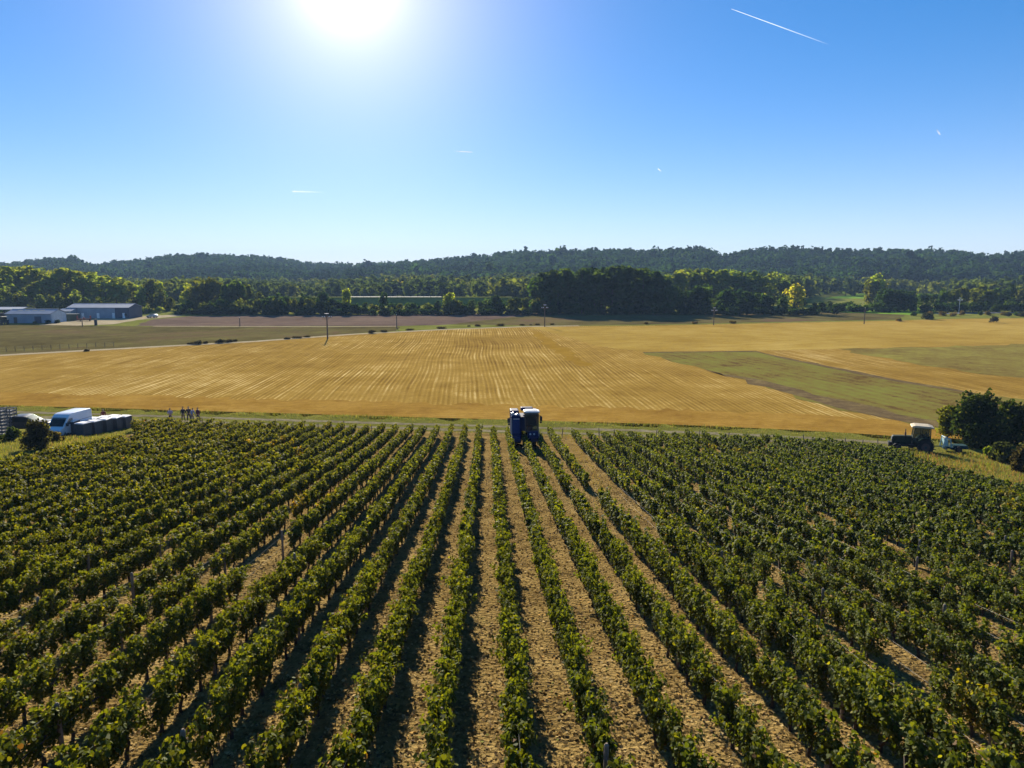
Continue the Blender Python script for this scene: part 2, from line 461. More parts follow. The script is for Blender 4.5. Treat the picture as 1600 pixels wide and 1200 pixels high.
# golden stubble field
stub_px = [(-500, 590), (0, 556), (200, 545), (400, 534), (550, 523), (700, 515), (830, 510), (1000, 509), (1200, 505), (1400, 501), (1500, 498), (1650, 497), (2100, 495)]
field("stubble_field", None, M_stub, 0.02, "golden stubble field with drill lines beyond the track", world_pts=[at(x, y, 0) for x, y in stub_px]
      + strip_pts(170, -170, -4.5, -4.5)[:41], jag=0.0)
field("stubble_headland", None, M_head, 0.03, "orange tinted headland of the stubble field along the track", world_pts=strip_pts(60, -130, -4.3, -15.0, 150, 1.3), jag=0)
field("far_stubble", [(830, 511), (1000, 510), (1200, 506), (1400, 502), (1500, 499), (1650, 498), (2100, 496), (2200, 541), (1600, 537), (1310, 545), (1180, 548), (1005, 550), (930, 540)], M_far_stub, 0.03,
      "smooth far end of the golden stubble field", jag=0.8)
field("bare_swath", [(826, 518), (838, 518), (870, 535), (926, 572), (905, 573), (858, 545)], M_strw, 0.04, "dull dark swath lying in the stubble field", jag=1.0)
field("green_strip", [(1005, 551), (1180, 549), (1215, 557), (1400, 594), (1520, 614), (1800, 650), (1800, 720), (1640, 700), (1425, 664), (1280, 631), (1200, 607), (1100, 577)], M_catch, 0.04,
      "green and brown strip field running towards the bushes", jag=1.3)
field("turned_edge", [(1100, 577), (1200, 605), (1280, 629), (1425, 662), (1640, 698), (1640, 690), (1440, 655), (1330, 628), (1230, 604), (1180, 592)], M_edge, 0.05, "turned earth along the near edge of the green strip", jag=1.6)
field("turned_edge", [(1005, 550.5), (1180, 548.5), (1215, 556.5), (1400, 593.5), (1520, 613.5), (1520, 616.5), (1390, 595), (1215, 559), (1180, 550), (1005, 551.5)], M_edge, 0.06, "dark earth line on the far edge of the green strip", jag=0.3)
field("brown_strip", [(1310, 545.5), (1600, 538), (1900, 531), (2100, 650), (1600, 591), (1500, 580), (1400, 563.5)], M_catch2, 0.05, "brown and green wedge field on the right of the stubble", jag=1.8)
field("weedy_field", [(-500, 588), (0, 554.5), (200, 543.5), (400, 532.5), (550, 521.5), (620, 517), (625, 510.5), (250, 510.5), (0, 507), (-400, 503), (-700, 520)], M_olive, 0.02, "weedy brown and green field left of the pale track", jag=0.5)
field("ploughed_field", [(210, 509.5), (625, 509.5), (860, 503), (850, 489.5), (300, 494), (240, 499)], M_plough, 0.03, "bare purple brown ploughed strip under the trees", jag=0.8)
field("weedy_field", [(835, 509), (1000, 507.5), (1200, 503.5), (1400, 499.5), (1430, 486), (1300, 484), (1050, 490), (850, 490), (700, 507)], M_olive, 0.04, "weedy strip field behind the stubble field, right half", jag=0.8)
field("bright_meadow", [(1285, 466.5), (1400, 466.5), (1470, 465), (1470, 458.5), (1340, 458.5)], M_bright, 0.05, "bright green meadow seen between the trees", jag=0)
field("bright_meadow", [(1200, 484), (1420, 492), (1460, 487), (1460, 481), (1330, 481)], M_bright, 0.06, "grass green corner in front of the right hand wood", jag=0.6)
# pale track along the left of the stubble field
tr_px = [(-400, 583.5), (0, 555.5), (200, 544.5), (400, 533.6), (550, 522.6), (700, 514.8), (830, 510.3), (905, 509.3)]
c_ = [at(x, y, 0) for x, y in tr_px]
def ribbon(ctr, w):
    L_, R_ = [], []
    for i, p in enumerate(ctr):
        t = (ctr[min(i + 1, len(ctr) - 1)] - ctr[max(i - 1, 0)]).normalized()
        nrm = Vector((-t.y, t.x, 0)) * w / 2
        L_.append(p + nrm); R_.append(p - nrm)
    return L_ + R_[::-1]
field("path", None, M_track, 0.06, "pale stony track along the far left of the stubble field", world_pts=ribbon(c_, 3.2))
field("path", None, M_track, 0.07, "thin pale farm path between the weedy field and the ploughed strip", world_pts=ribbon([at(x, y, 0) for x, y in ((240, 510), (400, 510.5), (520, 510.8), (620, 510))], 2.2))
field("yard", [(60, 508), (120, 509), (175, 507), (215, 500), (285, 494), (275, 491.5), (205, 495.5), (140, 499), (95, 503)], M_track, 0.05, "pale gravel yard in front of the sheds", jag=0.6)
field("road", [(1470, 491), (1560, 489.5), (1800, 488), (1800, 486.5), (1550, 488), (1460, 489.5)], plain("asphalt", (0.16, 0.16, 0.16), 0.9, scale=0.4), 0.07, "grey country road at the far right")
# farm track at the foot of the vineyard
field("verge", None, M_verge, 0.03, "grass verge along the farm track", world_pts=strip_pts(150, -150, 2.1, -5.2, 60, 0.12))
field("farm_track", None, M_dirt, 0.045, "dirt farm track between vineyard and stubble", world_pts=strip_pts(120, -120, 1.9, 0.8, 240, 0.22))
field("farm_track", None, M_dirt, 0.045, "far wheel rut of the dirt farm track", world_pts=strip_pts(120, -120, -0.6, -1.7, 240, 0.22))
def ground_full(x, y):
    x, y = np.asarray(x, float), np.asarray(y, float)
    d = track_y(x) - y
    u = vnoise(np.c_[x.ravel() / 3.1, y.ravel() / 3.1], 3).reshape(x.shape) - 0.5
    return ground_z(x, y) + 0.10 * u * np.clip((d - 3) / 6, 0, 1)
def drape(name, pix, mat, lift, label):
    """a patch of other ground lying on the slope"""
    P = [at(x, y) for x, y in pix]
    xs = [p.x for p in P]; ys = [p.y for p in P]
    s = 0.6
    ax = np.arange(min(xs), max(xs) + s, s); ay = np.arange(min(ys), max(ys) + s, s)
    X, Y = np.meshgrid(ax, ay)
    wob = (vnoise(np.c_[X.ravel() / 1.3, Y.ravel() / 1.3], 11).reshape(X.shape) - 0.5) * 1.2
    ins = in_poly((X + wob).ravel(), (Y + wob).ravel(), [(p.x, p.y) for p in P]).reshape(X.shape)
    Z = ground_full(X, Y) + lift
    I = np.arange(X.size).reshape(X.shape)
    keep = ins[:-1, :-1]
    Q = np.stack([I[:-1, :-1], I[:-1, 1:], I[1:, 1:], I[1:, :-1]], -1)[keep]
    me = np_mesh(name, np.c_[X.ravel(), Y.ravel(), Z.ravel()], Q.ravel(), np.full(len(Q), 4))
    for p in me.polygons: p.use_smooth = True
    return tag(link(name, me, mat), label, None, None, "structure")
GRASS_L = [(-300, 770), (-300, 660), (0, 664), (200, 664), (215, 676), (110, 700), (0, 724)]
GRASS_R = [(1380, 704), (1430, 698), (1620, 692), (1900, 700), (1900, 865), (1600, 766), (1480, 728)]
drape("verge", GRASS_L, M_verge, 0.06, "rough grassy corner at the left edge of the vineyard")
drape("verge", GRASS_R, M_verge, 0.06, "rough grassy corner between the vineyard and the dark bushes")

# ================================================================== VINES
M_vine = leaf_mat("vine_leaf", 0.42, (2.3, 2.0, 0.4), 0.68, 0.1)
M_bark = plain("vine_bark", (0.05, 0.035, 0.025), 0.95, scale=20, bump=0.6)
M_post = plain("weathered_wood", (0.2, 0.155, 0.115), 0.9, scale=12, var=0.3, bump=0.4)
SPACING = 1.5
def row_x(k, y): return 0.54 - 0.0343 * y + k * SPACING - (0.5 if k > 5 else 0.0)
ROW_DIR = math.atan(0.0343)                        # the rows head two degrees left of the view

VINE_COLS = np.array([(0.04, 0.06, 0.011), (0.06, 0.083, 0.013), (0.086, 0.108, 0.014), (0.122, 0.134, 0.017), (0.14, 0.14, 0.018), (0.22, 0.19, 0.022), (0.13, 0.075, 0.03)])
def leaf_cols(n, w):
    i = rng.choice(len(VINE_COLS), n, p=np.array(w) / sum(w))
    return VINE_COLS[i] * rng.uniform(0.75, 1.25, (n, 1))
def vine_leaves(n_shoots, per_shoot, size, height=1.0, spread=1.0):
    """leaf centres / normals along shoots that rise from the cordon and arch over; the row runs along local y"""
    C, Nn, S = [], [], []
    for s in range(n_shoots):
        y0 = rng.uniform(-0.6, 0.6); x0 = rng.normal(0, 0.04)
        top = rng.uniform(0.6, 1.0) * height
        dx, dy = rng.normal(0, 0.115) * spread, rng.normal(0, 0.18)
        arch = rng.uniform(0.0, 0.2)
        t = np.sort(rng.uniform(0.0, 1.12, per_shoot))
        side = np.sign(dx) if dx else 1
        x = x0 + dx * t + side * arch * np.clip(t - 0.7, 0, 1) * 1.2
        y = y0 + dy * t
        z = 0.36 + top * np.minimum(t, 0.85) - 0.55 * arch * np.clip(t - 0.85, 0, 1) * 2
        a = rng.uniform(0, 2 * math.pi, per_shoot); r = rng.uniform(0.03, 0.135, per_shoot)
        off = np.c_[np.cos(a) * r * 0.8, np.sin(a) * r, rng.normal(0, 0.05, per_shoot)]
        c = np.c_[x, y, z] + off
        nm = np.c_[np.cos(a) * 0.75 + 0.3 * np.sign(c[:, 0]), np.sin(a) * 0.55, rng.uniform(0.15, 1.0, per_shoot)] + rng.normal(0, 0.35, (per_shoot, 3))
        C.append(c); Nn.append(nm); S.append(rng.uniform(0.7, 1.2, per_shoot) * size)
    return np.concatenate(C), np.concatenate(Nn), np.concatenate(S)
def trunk_mb():
    m = MB(); r = random
    p = [Vector((0, 0, -0.12)), Vector((r.uniform(-.03, .03), r.uniform(-.06, .06), 0.14)), Vector((r.uniform(-.06, .06), r.uniform(-.1, .1), 0.33)), Vector((0, r.uniform(-.08, .08), 0.52))]
    rad = (0.05, 0.04, 0.036, 0.034)
    for a, b, r1, r2 in zip(p[:-1], p[1:], rad[:-1], rad[1:]): m.cyl(a, b, r1, r2, 7)
    for s in (-1, 1):
        q = p[-1] + Vector((r.uniform(-.03, .03), s * 0.28, 0.1)); m.cyl(p[-1], q, 0.028, 0.02, 6)
        e = q + Vector((r.uniform(-.03, .03), s * 0.25, 0.03)); m.cyl(q, e, 0.02, 0.012, 5)
        for j in range(3):
            b0 = q.lerp(e, j / 2); m.cyl(b0, b0 + Vector((r.uniform(-.1, .1), r.uniform(-.08, .08), 0.35)), 0.008, 0.005, 4)
    return m
NEAR, TRUNKS = [], []
for v in range(10):
    w = (3, 4, 3.2, 1.8, 0.4, 0.03, 0.08) if v < 8 else (1, 2, 3, 3.5, 2.5, 0.9, 0.2)
    c, n, s = vine_leaves(18, 66, 0.076, rng.uniform(0.85, 1.1), rng.uniform(0.85, 1.25))
    vv, ff, kk = blades(c, n, s, LEAF, fold=-0.25)
    cols = leaf_cols(len(kk), w)
    sunlit_top = np.clip((c[:, 2] - 0.95) / 0.4, 0, 1)[:, None]      # sunlit yellow green of the row tops put into the leaf colour
    cols = cols * (1 - 0.45 * sunlit_top) + np.array([0.095, 0.12, 0.015]) * 0.45 * sunlit_top
    me = np_mesh("foliage", vv, ff, kk, cols); me.materials.append(M_vine); NEAR.append(me)
for v in range(5):
    o = trunk_mb().build("trunk", M_bark); TRUNKS.append(o.data); bpy.data.objects.remove(o)

# where the vines stand
def d_min(x): return np.clip(5.0 - 0.06 * np.asarray(x, float), 3.4, 8.0) + 1.6 * (np.asarray(x, float) > 31)
def inside_vineyard(px, py):
    ok = np.ones(px.shape, bool)
    ok &= ~((px < 208) & (py < 694 + (208 - px) * 0.205))
    ok &= ~((px > 1385) & (py < np.where(px < 1430, 711 + (px - 1385) * 0.4, 729 + (px - 1430) * 0.28)))
    return ok
MISSING = [[(874, 668), (888, 668), (915, 712), (950, 768), (1000, 840), (985, 850), (930, 790), (893, 730)],
           [(884, 768), (902, 768), (914, 792), (890, 792)],
           [(372, 905), (440, 852), (452, 862), (420, 900), (384, 935)], [(905, 735), (935, 735), (960, 800), (925, 790)],
           [(1258, 815), (1285, 815), (1280, 845), (1255, 838)], [(1395, 905), (1460, 900), (1475, 930), (1410, 930)], [(1545, 1010), (1600, 1000), (1600, 1075), (1560, 1075)],
           [(300, 930), (345, 905), (350, 930), (318, 960)], [(200, 1090), (245, 1060), (250, 1110), (215, 1130)], [(1370, 1060), (1440, 1070), (1440, 1100), (1400, 1105)]]
xs, ys, ks = [], [], []
for k in range(-75, 62):
    y = 7.5 + random.uniform(0, 1)
    while y < 95:
        xs.append(row_x(k, y) + random.gauss(0, 0.05)); ys.append(y); ks.append(k)
        y += random.uniform(0.94, 1.1)
xs, ys, ks = np.array(xs), np.array(ys), np.array(ks)
zs = ground_full(xs, ys)
px, py, dep = project(xs, ys, zs)
d_tr = track_y(xs) - ys
keep = (dep > 5) & (px > -230) & (px < 1830) & (py < 1420) & (d_tr > d_min(xs) + rng.uniform(0, 1.3, len(xs))) & inside_vineyard(px, py)
keep &= ~((ks == 5) & (py < 846))
for poly in MISSING[1:]: keep &= ~in_poly(px, py, poly)
vig = vnoise(np.c_[xs / 6.0, ys / 9.0], 5)
keep &= rng.uniform(0, 1, len(xs)) > 0.012 + 0.05 * (vig < 0.2) + np.where((ks > 5) & (dep < 40), 0.05, 0.0) + np.where(ks > 5, 0.02, 0.0)
xs, ys, zs, ks, px, py, dep, vig = (a[keep] for a in (xs, ys, zs, ks, px, py, dep, vig))
fine_v = vnoise(np.c_[xs / 2.0, ys / 2.0], 8)
hs = 0.89 + 0.24 * vig + 0.14 * (fine_v - 0.5) + rng.normal(0, 0.05, len(xs)) - 0.10 * (ks > 5)
yel = vnoise(np.c_[xs / 5.0, ys / 7.0], 21)
left = np.clip(-xs / 40.0, -1, 1)                  # the block on the left has turned a more olive green, the right one is a colder green
tint = np.c_[1.05 + 0.2 * left, 1.0 + 0.04 * left, 1.0 - 0.25 * left] * (0.85 + 0.3 * fine_v)[:, None]
yl = (yel > 0.78) & (rng.uniform(0, 1, len(xs)) < 0.2)
tint[yl] *= (1.45, 1.2, 0.9)
inframe = (px > -20) & (px < 1620) & (py > 600) & (py < 1215)
order = np.argsort(np.where(inframe, dep, 1e6))
IND = order[:300]
mask = np.zeros(len(xs), bool); mask[IND] = True

ORD = ["", "first", "second", "third", "fourth", "fifth", "sixth", "seventh", "eighth", "ninth", "tenth", "eleventh", "twelfth", "thirteenth", "fourteenth", "fifteenth", "sixteenth"]
def row_words(k):
    k = int(k) - 2
    if k == 0: return "the row the harvester straddles"
    s = "right" if k > 0 else "left"
    n = abs(k)
    w = ORD[n] if n < len(ORD) else "outermost"
    return f"the {w} row {s} of the harvester's row"
for j, i in enumerate(IND):
    yellow = bool(yl[i])
    lab = ("yellowing" if yellow else "green leafy") + " grapevine near the camera in " + row_words(ks[i])
    e = empty("grapevine", (xs[i], ys[i], zs[i]), ROW_DIR + (math.pi if random.random() < 0.5 else 0), lab, "grapevine", ("yellowing" if yellow else "green") + " vines near the camera in " + row_words(ks[i]))
    e.scale = (rng.uniform(0.82, 1.15), 1.0, hs[i])
    f = link("foliage", NEAR[8 + j % 2] if yellow else NEAR[j % 8], None, e)
    f.color = (*tint[i], 1)
    link("trunk", TRUNKS[j % 5], None, e)

# every other vine of the slope: one mass of rows
def far_rows():
    VV, FF, KK, CC, MI = [], [], [], [], []
    base = 0
    lods = []
    for cnt, per, size, shape, fold in ((15, 48, 0.09, LEAF, -0.2), (14, 36, 0.112, CLUMP, 0.0), (12, 26, 0.14, CLUMP, 0.0)):
        lods.append([vine_leaves(cnt, per, size, 1.0, 1.0) + (shape, fold) for _ in range(8)])
    for i in np.where(~mask)[0]:
        L = 0 if dep[i] < 26 else 1 if dep[i] < 45 else 2
        c, n, s, shape, fold = lods[L][rng.integers(8)]
        f = -1 if rng.uniform() < 0.5 else 1
        c = c * (f * rng.uniform(0.82, 1.15), f, hs[i]); n = n * (f, f, 1)
        ca, sa = math.cos(ROW_DIR), math.sin(ROW_DIR)
        rot = np.array([[ca, -sa, 0], [sa, ca, 0], [0, 0, 1]])
        c = c @ rot.T + (xs[i], ys[i], zs[i]); n = n @ rot.T
        vv, ff, kk = blades(c, n, s, shape, fold=fold)
        w = (3, 4, 3.2, 1.8, 0.25, 0.01, 0.1) if not yl[i] else (1, 2, 3, 3.5, 2.2, 0.8, 0.3)
        col = leaf_cols(len(kk), w)
        sunlit_top = np.clip((c[:, 2] - zs[i] - 0.95) / 0.4, 0, 1)[:, None]  # upper leaves coloured towards the same sunlit yellow green
        col = (col * (1 - 0.4 * sunlit_top) + np.array([0.09, 0.112, 0.015]) * 0.4 * sunlit_top) * tint[i]
        VV.append(vv); FF.append(ff + base); KK.append(kk); CC.append(col); MI.append(np.zeros(len(kk), np.int32))
        base += len(vv)
        if dep[i] < 60:                            # trunk: four-sided taper
            r = 0.035; x, y, z = xs[i], ys[i], zs[i]; jx, jy = rng.normal(0, .04, 2)
            tv = np.array([(x - r, y - r, z - .1), (x + r, y - r, z - .1), (x + r, y + r, z - .1), (x - r, y + r, z - .1),
                           (x - r + jx, y - r + jy, z + .55), (x + r + jx, y - r + jy, z + .55), (x + r + jx, y + r + jy, z + .55), (x - r + jx, y + r + jy, z + .55)])
            tf = np.array([0, 1, 5, 4, 1, 2, 6, 5, 2, 3, 7, 6, 3, 0, 4, 7])
            VV.append(tv); FF.append(tf + base); KK.append(np.full(4, 4)); CC.append(np.tile((0.05, 0.035, 0.025), (4, 1))); MI.append(np.ones(4, np.int32))
            base += 8
    me = np_mesh("vineyard_rows", np.concatenate(VV), np.concatenate(FF), np.concatenate(KK), np.concatenate(CC))
    me.materials.append(M_vine); me.materials.append(M_bark)
    me.polygons.foreach_set("material_index", np.concatenate(MI))
    return tag(link("vineyard_rows", me), "long rows of leafy vines covering the slope beyond the nearest vines", "vineyard", None, "stuff")
far_rows()

# posts and wires
post_proto = None
def vine_post(x, y, h, lab, grp, lean=0.0):
    global post_proto
    z = float(ground_full(x, y))
    if post_proto is None:
        m = MB(); m.cyl((0, 0, -0.3), (0, 0, 1.0), 0.048, 0.044, 9); m.cyl((0, 0, 1.0), (0, 0, 1.03), 0.044, 0.02, 9)
        o = m.build("vine_post", M_post); post_proto = o
    else:
        o = post_proto.copy(); COL.objects.link(o)
    o.location = (x, y, z); o.scale = (1, 1, h); o.rotation_euler = (lean, random.uniform(-.05, .05), random.uniform(0, 6))
    tag(o, lab, "post", grp)
for k in range(-14, 17):
    y = 9.0 + (k * 2.37) % 6.0
    while y < 30:
        p = project(row_x(k, y), y, ground_z(row_x(k, y), y))
        if -60 < p[0] < 1660 and p[1] < 1260:
            vine_post(row_x(k, y), y, random.uniform(1.0, 1.22), "grey wooden trellis post among the vines of " + row_words(k), "trellis posts in " + row_words(k))
        y += 7.5
for k in range(-30, 30):
    y = float(track_y(row_x(k, 78))) - float(d_min(row_x(k, 78))) + 0.5
    x = row_x(k, y)
    q = project(x, y, 0.5)
    if 230 < q[0] < 1380 and k != 2 and random.random() < 0.45:
        side = "left" if k < 2 else "right"
        vine_post(x, y, random.uniform(0.9, 1.3), f"wooden end post by the dirt track ending {row_words(k)}" if abs(k - 2) < 17 else f"short wooden end post by the dirt track, far out on the {side} of the harvester", f"end posts on the {side} of the harvester" if abs(k - 2) >= 17 else None, R(6))
M_wire = plain("galvanised_wire", (0.25, 0.25, 0.25), 0.7, 0.3)
for k in range(-9, 11):
    m = MB()
    for h in (0.55, 0.98):
        pts = [(row_x(k, y), y, float(ground_full(row_x(k, y), y)) + h) for y in np.arange(9, 44, 3.0)]
        m.tube(pts, 0.0022, 4)
    o = m.build("trellis_wire", M_wire)
    tag(o, "thin trellis wires strung along " + row_words(k), "trellis wire")

# ------------------------------------------------------------------ litter and grass on the ground
M_litter = leaf_mat("dry_litter", 0.15, (1.1, 1.0, 0.8), 0.9, 0.03)
n = 120000
t_ = 8.5 + 52 * rng.uniform(0, 1, n) ** 1.35
lx = rng.uniform(-0.82, 0.82, n) * t_; ly = t_
kk_ = np.round((lx - 0.54 + 0.0343 * ly) / SPACING); u_ = (lx - 0.54 + 0.0343 * ly) / SPACING - kk_
ok = track_y(lx) - ly > 3
lx, ly = lx[ok], ly[ok]
lz = ground_full(lx, ly) + rng.uniform(0.0, 0.035, len(lx))
nrm = np.c_[rng.normal(0, 0.5, len(lx)), rng.normal(0, 0.5, len(lx)), np.ones(len(lx))]
sz = rng.uniform(0.02, 0.075, len(lx)) * (1 + ly / 90)
vv, ff, kk = blades(np.c_[lx, ly, lz], nrm, sz, QUAD)
LC = np.array([(0.3, 0.21, 0.08), (0.25, 0.165, 0.06), (0.17, 0.11, 0.038), (0.4, 0.3, 0.14), (0.12, 0.08, 0.045), (0.45, 0.27, 0.08), (0.16, 0.17, 0.04)])
lc = LC[rng.choice(7, len(kk), p=(.27, .23, .17, .12, .12, .05, .04))] * rng.uniform(0.8, 1.2, (len(kk), 1))
me = np_mesh("leaf_litter", vv, ff, kk, lc)
tag(link("leaf_litter", me, M_litter), "dry prunings, straw and stones scattered between the vine rows", "litter", None, "stuff")

M_blade = leaf_mat("grass_blade", 0.45, (1.4, 1.3, 0.7), 0.7, 0.25)
BLADE = [(-.09, 0), (.09, 0), (.02, 1.0), (-.02, 1.0)]
def grass(name, x, y, z, h, cols, label, lean=0.35):
    n = len(x)
    a = rng.uniform(0, math.pi * 2, n)
    dirs = np.c_[rng.normal(0, lean, n), rng.normal(0, lean, n), np.ones(n)]; dirs /= np.linalg.norm(dirs, axis=1, keepdims=True)
    side = np.c_[np.cos(a), np.sin(a), np.zeros(n)]
    S = np.array(BLADE)
    c = np.c_[x, y, z]
    V = c[:, None, :] + h[:, None, None] * (S[None, :, 0, None] * side[:, None, :] + S[None, :, 1, None] * dirs[:, None, :])
    me = np_mesh(name, V.reshape(-1, 3), np.arange(4 * n), np.full(n, 4), cols)
    return tag(link(name, me, M_blade), label, "grass", None, "stuff")
def grass_cols(n, table, p):
    return np.array(table)[rng.choice(len(table), n, p=p)] * rng.uniform(0.7, 1.3, (n, 1))
# verge beyond and beside the track
n = 26000
gx_ = rng.uniform(-85, 75, n); gd = np.where(rng.uniform(0, 1, n) < 0.62, rng.uniform(-5.0, -2.2, n), np.where(rng.uniform(0, 1, n) < 0.4, rng.uniform(-0.5, 0.5, n), rng.uniform(2.0, 3.6, n)))
gy_ = track_y(gx_) - gd
hh = rng.uniform(0.08, 0.24, n) * (1 + 1.0 * (gd < -3.4) * vnoise(np.c_[gx_ / 4, gy_ / 4], 2))
GT = [(0.1, 0.13, 0.02), (0.16, 0.18, 0.03), (0.25, 0.22, 0.06), (0.2, 0.14, 0.06)]
grass("grass", gx_, gy_, ground_z(gx_, gy_) - 0.02, hh, grass_cols(n, GT, (.3, .4, .2, .1)), "green grass growing along the dirt track")
def grass_in(pix, n, hlo, hhi, table, p, label, seed):
    P = [at(a, b) for a, b in pix]
    x = rng.uniform(min(q.x for q in P), max(q.x for q in P), n); y = rng.uniform(min(q.y for q in P), max(q.y for q in P), n)
    ok = in_poly(x, y, [(q.x, q.y) for q in P]); x, y = x[ok], y[ok]
    ptch = vnoise(np.c_[x / 2.5, y / 2.5], seed)
    h = rng.uniform(hlo, hhi, len(x)) * (0.5 + ptch)
    cols = grass_cols(len(x), table, p)
    grass("grass", x, y, ground_full(x, y) - 0.02, h, cols, label, 0.28)
grass_in([(-300, 770), (-300, 672), (0, 676), (45, 684), (120, 684), (205, 676), (110, 702), (0, 726)], 60000, 0.18, 0.5, [(0.15, 0.155, 0.025), (0.2, 0.19, 0.045), (0.1, 0.12, 0.025), (0.2, 0.14, 0.07)], (.35, .3, .2, .15), "tall yellow green grass at the left corner of the vineyard", 4)
grass_in([(1385, 706), (1440, 706), (1620, 722), (1900, 780), (1900, 868), (1600, 768), (1480, 730)], 60000, 0.12, 0.42, [(0.1, 0.135, 0.02), (0.16, 0.17, 0.03), (0.22, 0.15, 0.055), (0.19, 0.1, 0.05)], (.3, .3, .25, .15), "grass and rusty seed heads between the vines and the bushes", 6)
grass_in(MISSING[0], 2600, 0.06, 0.22, [(0.15, 0.15, 0.03), (0.24, 0.18, 0.06), (0.22, 0.13, 0.05)], (.4, .3, .3), "dry weeds in the strip of the missing vine row", 9)

# ================================================================== WOODS AND HILLS
M_tree = leaf_mat("tree_leaf", 0.45, (1.85, 1.8, 0.6), 0.9, 0.0)
M_trunk = plain("tree_bark", (0.09, 0.07, 0.055), 0.95, scale=4, bump=0.5)
def crown_pts(kind, n):
    """leaf-clump centres and normals of a crown one unit high (z 0..1)"""
    if kind == "poplar": z0, rx, lob = 0.05, 0.17, 16
    elif kind == "round": z0, rx, lob = 0.03, 0.36, 14
    elif kind == "bush": z0, rx, lob = 0.0, 0.62, 12
    else: z0, rx, lob = 0.04, 0.27, 15
    C, N_ = [], []
    for i in range(lob):
        t = rng.uniform(0, 1) ** 0.9
        prof = {"poplar": 0.45 + 0.55 * math.sin(math.pi * min(1, 0.15 + 0.85 * t)), "round": math.sin(math.pi * (0.14 + 0.8 * t)) ** 0.6,
                "bush": math.sqrt(max(0.05, 1 - t * t * 0.9)), "tall": math.sin(math.pi * (0.2 + 0.75 * t)) ** 0.7}[kind]
        a = rng.uniform(0, 2 * math.pi); rr = rx * prof * rng.uniform(0.35, 0.75)
        lr = {"poplar": 0.085, "round": 0.165, "bush": 0.27, "tall": 0.13}[kind] * rng.uniform(0.7, 1.25)
        cz = z0 + lr * 0.7 + t * (1 - z0 - 1.5 * lr)
        ctr = np.array([math.cos(a) * rr, math.sin(a) * rr, cz])
        m = n // lob
        d = rng.normal(0, 1, (m, 3)); d /= np.linalg.norm(d, axis=1, keepdims=True)
        rad = lr * rng.uniform(0.55, 1.08, (m, 1)) * np.array([1.15, 1.15, 1.0 if kind != "poplar" else 1.7])
        C.append(ctr + d * rad)
        N_.append(d * 0.8 + rng.normal(0, 0.55, (m, 3)) + (0, 0, 0.35))
    return np.concatenate(C), np.concatenate(N_)
def crown_cols(n, base, var=0.22):
    return np.asarray(base) * rng.uniform(1 - var, 1 + var, (n, 1)) * (1 + rng.normal(0, 0.05, (n, 3)))
KINDS = {}
for kind, nl, sz, nvar in (("poplar", 620, 0.062, 6), ("round", 640, 0.085, 6), ("tall", 620, 0.07, 6), ("bush", 520, 0.14, 5)):
    KINDS[kind] = []
    for v in range(nvar):
        c, n = crown_pts(kind, nl)
        c[:, 2] = np.maximum(c[:, 2], 0.02)
        vv, ff, kk = blades(c, n, rng.uniform(0.7, 1.3, len(c)) * sz, CLUMP, fold=-0.15)
        me = np_mesh("crown", vv, ff, kk, crown_cols(len(kk), (1, 1, 1))); me.materials.append(M_tree)
        m = MB(); top = {"poplar": 0.85, "round": 0.6, "tall": 0.75, "bush": 0.5}[kind]
        r0 = {"poplar": 0.012, "round": 0.02, "tall": 0.016, "bush": 0.02}[kind]
        m.cyl((0, 0, -0.02), (0, 0, top * 0.5), r0, r0 * 0.7, 7); m.cyl((0, 0, top * 0.5), (0.01, 0, top), r0 * 0.7, r0 * 0.2, 6)
        for j in range(5):
            a = random.uniform(0, 6.28); h = random.uniform(0.25, 0.6) * top
            m.cyl((0, 0, h), (math.cos(a) * 0.13, math.sin(a) * 0.13, h + 0.16), r0 * 0.4, r0 * 0.15, 5)
        o = m.build("trunk", M_trunk); td = o.data; bpy.data.objects.remove(o)
        KINDS[kind].append((me, td))
N_TREES = [0]
def tree(kind, x, y, h, col, label, group, name="tree", cat="tree", wide=1.0, z=0.0):
    me, td = KINDS[kind][random.randrange(len(KINDS[kind]))]
    e = empty(name, (x, y, z), random.uniform(0, 6.28), label, cat, group)
    e.scale = (h * wide * random.uniform(0.9, 1.12), h * wide * random.uniform(0.9, 1.12), h)
    c = link("crown", me, None, e)
    v = random.uniform(0.85, 1.18)
    c.color = (col[0] * v * random.uniform(.93, 1.08), col[1] * v, col[2] * v, 1)
    link("trunk", td, None, e)
    N_TREES[0] += 1
    return e
def P0(px, py): return at(px, py, 0.0)
def top_h(px_top, y):                              # height of something whose top shows at photo row px_top and that stands y metres out
    d = ray(800, px_top)
    return CAM_H + d.z / d.y * y
def belt(n, profile, y0, y1, kind, col, label, group, hvar=0.12, name="tree", cat="tree", wide=1.0, front_only=False, jx=4.0):
    """n trees between photo columns, tops following profile [(px, py)], standing y0..y1 metres out"""
    X0, X1 = profile[0][0], profile[-1][0]
    for i in range(n):
        px_ = X0 + (X1 - X0) * (i + random.uniform(0.1, 0.9)) / n
        y = random.uniform(y0, y1) if not isinstance(y0, tuple) else np.interp(px_, *zip(*y0)) + random.uniform(0, y1)
        tp = np.interp(px_, [p[0] for p in profile], [p[1] for p in profile])
        h = max(2.0, top_h(tp, y) * (1 + random.uniform(-hvar, hvar * 0.35)))
        x = (px_ - 800) / F * (y * CP + CAM_H * SP)
        k = kind if isinstance(kind, str) else random.choice(kind)
        c = col if not isinstance(col, list) else random.choice(col)
        tree(k, x, y, h, c, label, group, name, cat, wide)

DG, MG, YG, YE, OL, BR = (0.02, 0.042, 0.014), (0.04, 0.07, 0.019), (0.2, 0.235, 0.036), (0.3, 0.265, 0.035), (0.075, 0.088, 0.02), (0.11, 0.08, 0.028)
